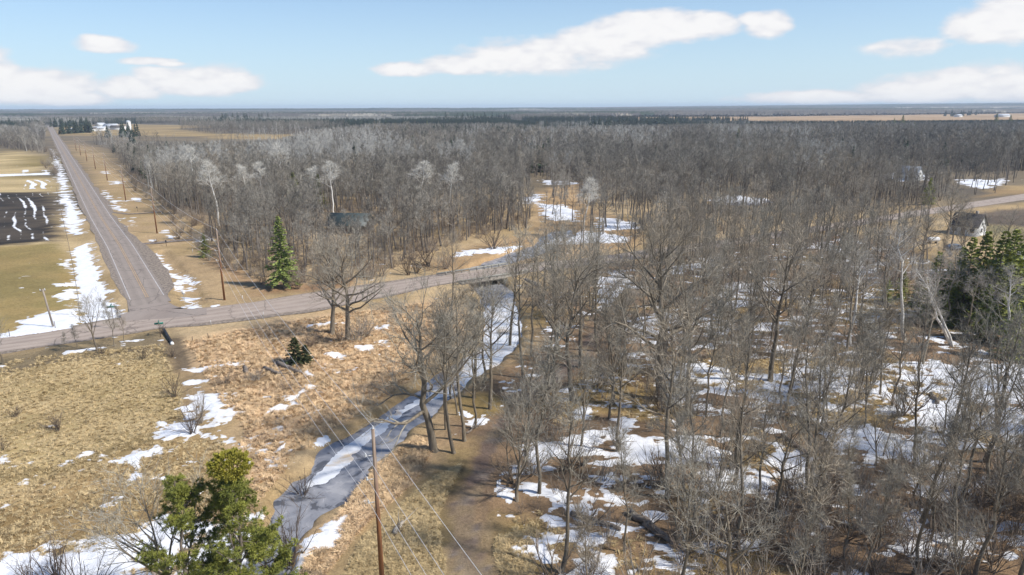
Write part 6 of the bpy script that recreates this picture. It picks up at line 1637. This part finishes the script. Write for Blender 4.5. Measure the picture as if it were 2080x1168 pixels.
def house(px, py, w_, d, hw, hr, rz, wall, roof, label, cat='house', name='house', wins=True, oh=0.4, chim=False):
    p = G(px, py); e = empty(name, (p[0], p[1], float(ground_z(p[0], p[1]))), rz, label=label, category=cat)
    g = Geo(); a, b = w_ / 2, d / 2
    v = [(-a, -b, -0.3), (a, -b, -0.3), (a, b, -0.3), (-a, b, -0.3), (-a, -b, hw), (a, -b, hw), (a, b, hw), (-a, b, hw), (-a, 0, hr - 0.06), (a, 0, hr - 0.06)]
    g.add(v, [(0, 1, 5, 4), (2, 3, 7, 6), (1, 2, 6, 5), (3, 0, 4, 7)], [(5, 6, 9), (7, 4, 8)]); link('wall', g.mesh('wall', wall), e)
    rf = Geo(); sl = (hr - hw) / b; ez = hw - oh * sl; A_ = a + oh; B_ = b + oh
    for s in (-1, 1):
        v = [(-A_, s * B_, ez), (A_, s * B_, ez), (A_, 0, hr), (-A_, 0, hr), (-A_, s * B_, ez + 0.16), (A_, s * B_, ez + 0.16), (A_, 0, hr + 0.16), (-A_, 0, hr + 0.16)]
        q = [(0, 1, 2, 3), (7, 6, 5, 4), (0, 4, 5, 1), (1, 5, 6, 2), (3, 7, 4, 0)]
        rf.add(v, q if s < 0 else [f_[::-1] for f_ in q])
    ro = link('roof', rf.mesh('roof', roof), e)
    if chim: g = Geo(); g.box((a * 0.4, -0.3, hr - 0.8), (a * 0.4 + 0.6, 0.3, hr + 0.9)); link('chimney', g.mesh('chimney', M_CONC), ro)
    if wins:
        for x0 in np.linspace(-a * 0.66, a * 0.66, 3):
            if abs(x0) < 0.1:
                g = Geo(); g.box((x0 - 0.5, -b - 0.05, 0.0), (x0 + 0.5, -b + 0.02, 2.1)); link('door', g.mesh('door', M_DOOR), e)
            else:
                g = Geo(); g.box((x0 - 0.62, -b - 0.06, 0.9), (x0 + 0.62, -b + 0.02, 2.2)); wf = link('window', g.mesh('window', M_WALLW), e)
                g = Geo(); g.box((x0 - 0.52, -b - 0.08, 1.0), (x0 + 0.52, -b - 0.03, 2.1)); link('pane', g.mesh('pane', M_GLASS), wf)
        for zz in ((0.9, 2.1), (hw + 0.1, hw + 1.0)):
            g = Geo(); g.box((a - 0.02, -0.5, zz[0]), (a + 0.06, 0.5, zz[1])); wf = link('window', g.mesh('window', M_WALLW), e)
            g = Geo(); g.box((a + 0.03, -0.4, zz[0] + 0.1), (a + 0.08, 0.4, zz[1] - 0.1)); link('pane', g.mesh('pane', M_GLASS), wf)
    return e


house(714, 470, 10.5, 8, 2.5, 5.0, -0.12, M_WALLD, M_ROOFG, 'dark-walled house with a dark green roof hidden in the grey wood', oh=0.6)
house(1964, 476, 6.6, 5.8, 2.7, 5.6, -0.95, M_WALLW, M_ROOFD, 'white gabled house with a dark roof behind the wood on the right', chim=True)
house(2082, 556, 9, 7, 3.0, 5.6, 0.3, M_WALLB, M_ROOFL, 'pale blue-grey building cut by the right edge behind the evergreens')
house(1846, 366, 9, 7, 3.0, 6.4, -0.9, M_WALLW, M_ROOFL, 'white gabled house far behind the wood with snow around it')
for (px, py, w_, d, hw, hr, rz, wl, rf, lb) in ((198, 265, 26, 14, 4, 6.5, 0.1, M_WALLW, M_ROOFL, 'long low white shed at the left end of the far farm'), (206, 261, 14, 12, 6, 10, 1.2, M_WALLW, M_ROOFL, 'tall white barn behind the long low shed of the far farm'), (227, 262, 22, 14, 5, 9, 0.0, M_WALLW, M_ROOFL, 'white barn right of the dark farm spruces'), (241, 263, 22, 12, 4, 7, 0.1, M_WALLW, M_ROOFD, 'white farm building next to the silo'), (150, 266, 14, 10, 3, 5, 0.2, M_WALLB, M_ROOFL, 'grey shed above the short spruce row'),
                                                (186, 266, 14, 10, 4, 6, 0.4, M_WALLW, M_ROOFD, 'white house right of the short spruce row'), (114, 241, 26, 18, 6, 10, 0.2, M_WALLW, M_ROOFL, 'white building at the far end of the main road'), (104, 249, 22, 14, 4, 7, 0.2, M_WALLW, M_ROOFD, 'small white house beside the far bend of the main road'), (168, 244, 36, 18, 4, 7, 0.0, M_WALLW, M_ROOFL, 'far long pale shed beyond the farm'),
                                                (541, 257, 34, 14, 4, 7, 0.0, M_WALLW, M_ROOFL, 'long white shed among the pale trees of the middle distance'), (2036, 237, 38, 18, 5, 9, 0.1, M_WALLW, M_ROOFL, 'long white farm shed on the far field at the right'), (1946, 237, 18, 14, 5, 8, 0.2, M_WALLW, M_ROOFL, 'small white farm house among far dark trees at the right'), (1100, 239, 40, 24, 6, 10, 0.0, M_WALLW, M_ROOFL, 'pale farm building at the left end of the far tan field'), (2000, 227, 44, 24, 6, 10, 0.0, M_WALLW, M_ROOFL, 'farthest pale farm building before the right-hand ridge')):
    house(px, py, w_, d, hw, hr, rz, wl, rf, lb, cat='barn' if 'shed' in lb or 'barn' in lb else 'building', name='farm_building', wins=False, oh=0.5)
p = G(263, 265); e = empty('farm_silo', (p[0], p[1], 0), label='pale round silo at the right end of the far farm', category='silo')
g = Geo(); g.tube(np.array([[0, 0, -0.3], [0, 0, 13]]), [3.4, 3.4], 16); link('silo_wall', g.mesh('silo_wall', M_WALLW, True), e)
g = Geo(); th = np.linspace(0, math.pi / 2, 6); g.tube(np.column_stack([np.zeros(6), np.zeros(6), 13 + 2.6 * np.sin(th)]), np.maximum(3.5 * np.cos(th), 0.05), 16); link('silo_dome', g.mesh('silo_dome', M_ROOFL, True), e)
# parked car and white gas tank in the yard of the white house
p = G(1940, 507); e = empty('parked_car', (p[0], p[1], float(ground_z(p[0], p[1]))), 0.15, label='dark blue-grey car parked below the white gabled house', category='car')
M_CAR = simple_mat('blue_grey_car_paint', (0.10, 0.14, 0.19), 0.3, 0.05, 1.0, spec=0.6); M_TYRE = simple_mat('tyre_rubber', (0.02, 0.02, 0.02), 0.9, 0.1, 3.0)
prof = [(-2.2, 0.35), (2.2, 0.35), (2.25, 0.75), (1.25, 0.92), (0.55, 1.42), (-1.15, 1.45), (-2.05, 0.98), (-2.25, 0.8)]
g = Geo(); v = [(x_, -0.86 * (0.86 if z_ > 1 else 1), z_) for x_, z_ in prof] + [(x_, 0.86 * (0.86 if z_ > 1 else 1), z_) for x_, z_ in prof]; m_ = len(prof)
g.add(v, [[i, (i + 1) % m_, m_ + (i + 1) % m_, m_ + i][::-1] for i in range(m_)], [[0, i, i + 1] for i in range(1, m_ - 1)] + [[m_, m_ + i + 1, m_ + i] for i in range(1, m_ - 1)]); link('body', g.mesh('body', M_CAR), e)
for s in (-1, 1):
    g = Geo(); g.add([(1.05, s * 0.862, 0.95), (0.5, s * 0.78, 1.36), (-1.0, s * 0.78, 1.38), (-1.75, s * 0.862, 1.0)], [(0, 1, 2, 3)]); link('side_window', g.mesh('side_window', M_GLASS), e)
    for xw in (-1.35, 1.4):
        g = Geo(); g.tube(np.array([[xw, s * 0.72, 0.33], [xw, s * 0.90, 0.33]]), [0.33, 0.33], 12, cap=True); link('wheel', g.mesh('wheel', M_TYRE), e)
g = Geo(); g.add([(1.24, -0.72, 0.96), (1.24, 0.72, 0.96), (0.60, 0.66, 1.42), (0.60, -0.66, 1.42)], [(0, 1, 2, 3)]); link('windscreen', g.mesh('windscreen', M_GLASS), e)
p = G(1895, 495); e = empty('gas_tank', (p[0], p[1], float(ground_z(p[0], p[1]))), 0.1, label='white rounded gas tank in the yard left of the white gabled house', category='tank')
g = Geo(); th = np.linspace(-math.pi / 2, math.pi / 2, 9); xs_ = np.concatenate([-1.1 + 0.55 * np.sin(th[:5]), 1.1 + 0.55 * np.sin(th[4:])]); rs_ = np.maximum(0.62 * np.concatenate([np.cos(th[:5]), np.cos(th[4:])]), 0.02)
g.tube(np.column_stack([xs_, np.zeros(10), np.full(10, 1.05)]), rs_, 14); link('tank_shell', g.mesh('tank_shell', M_WALLW, True), e)
for s in (-0.8, 0.8): g = Geo(); g.box((s - 0.12, -0.4, -0.2), (s + 0.12, 0.4, 0.55)); link('foot', g.mesh('foot', M_CONC), e)

# ------------------------------------------------------------------ air
hm, n = mat_new('thin_haze')
v = n.n('ShaderNodeVolumePrincipled', {'Color': (0.74, 0.87, 1.0, 1), 'Density': HAZE_D, 'Anisotropy': 0.0}); n.n('ShaderNodeOutputMaterial', {'Volume': v.outputs[0]})
g = Geo(); zl = float(gz.min()) - 1.0; g.box((-11500, -90, zl), (11500, 14800, max(float(gz.max()) + 26, 60.0)))
hz_o = link('haze', g.mesh('haze', hm), None, None, kind='stuff')
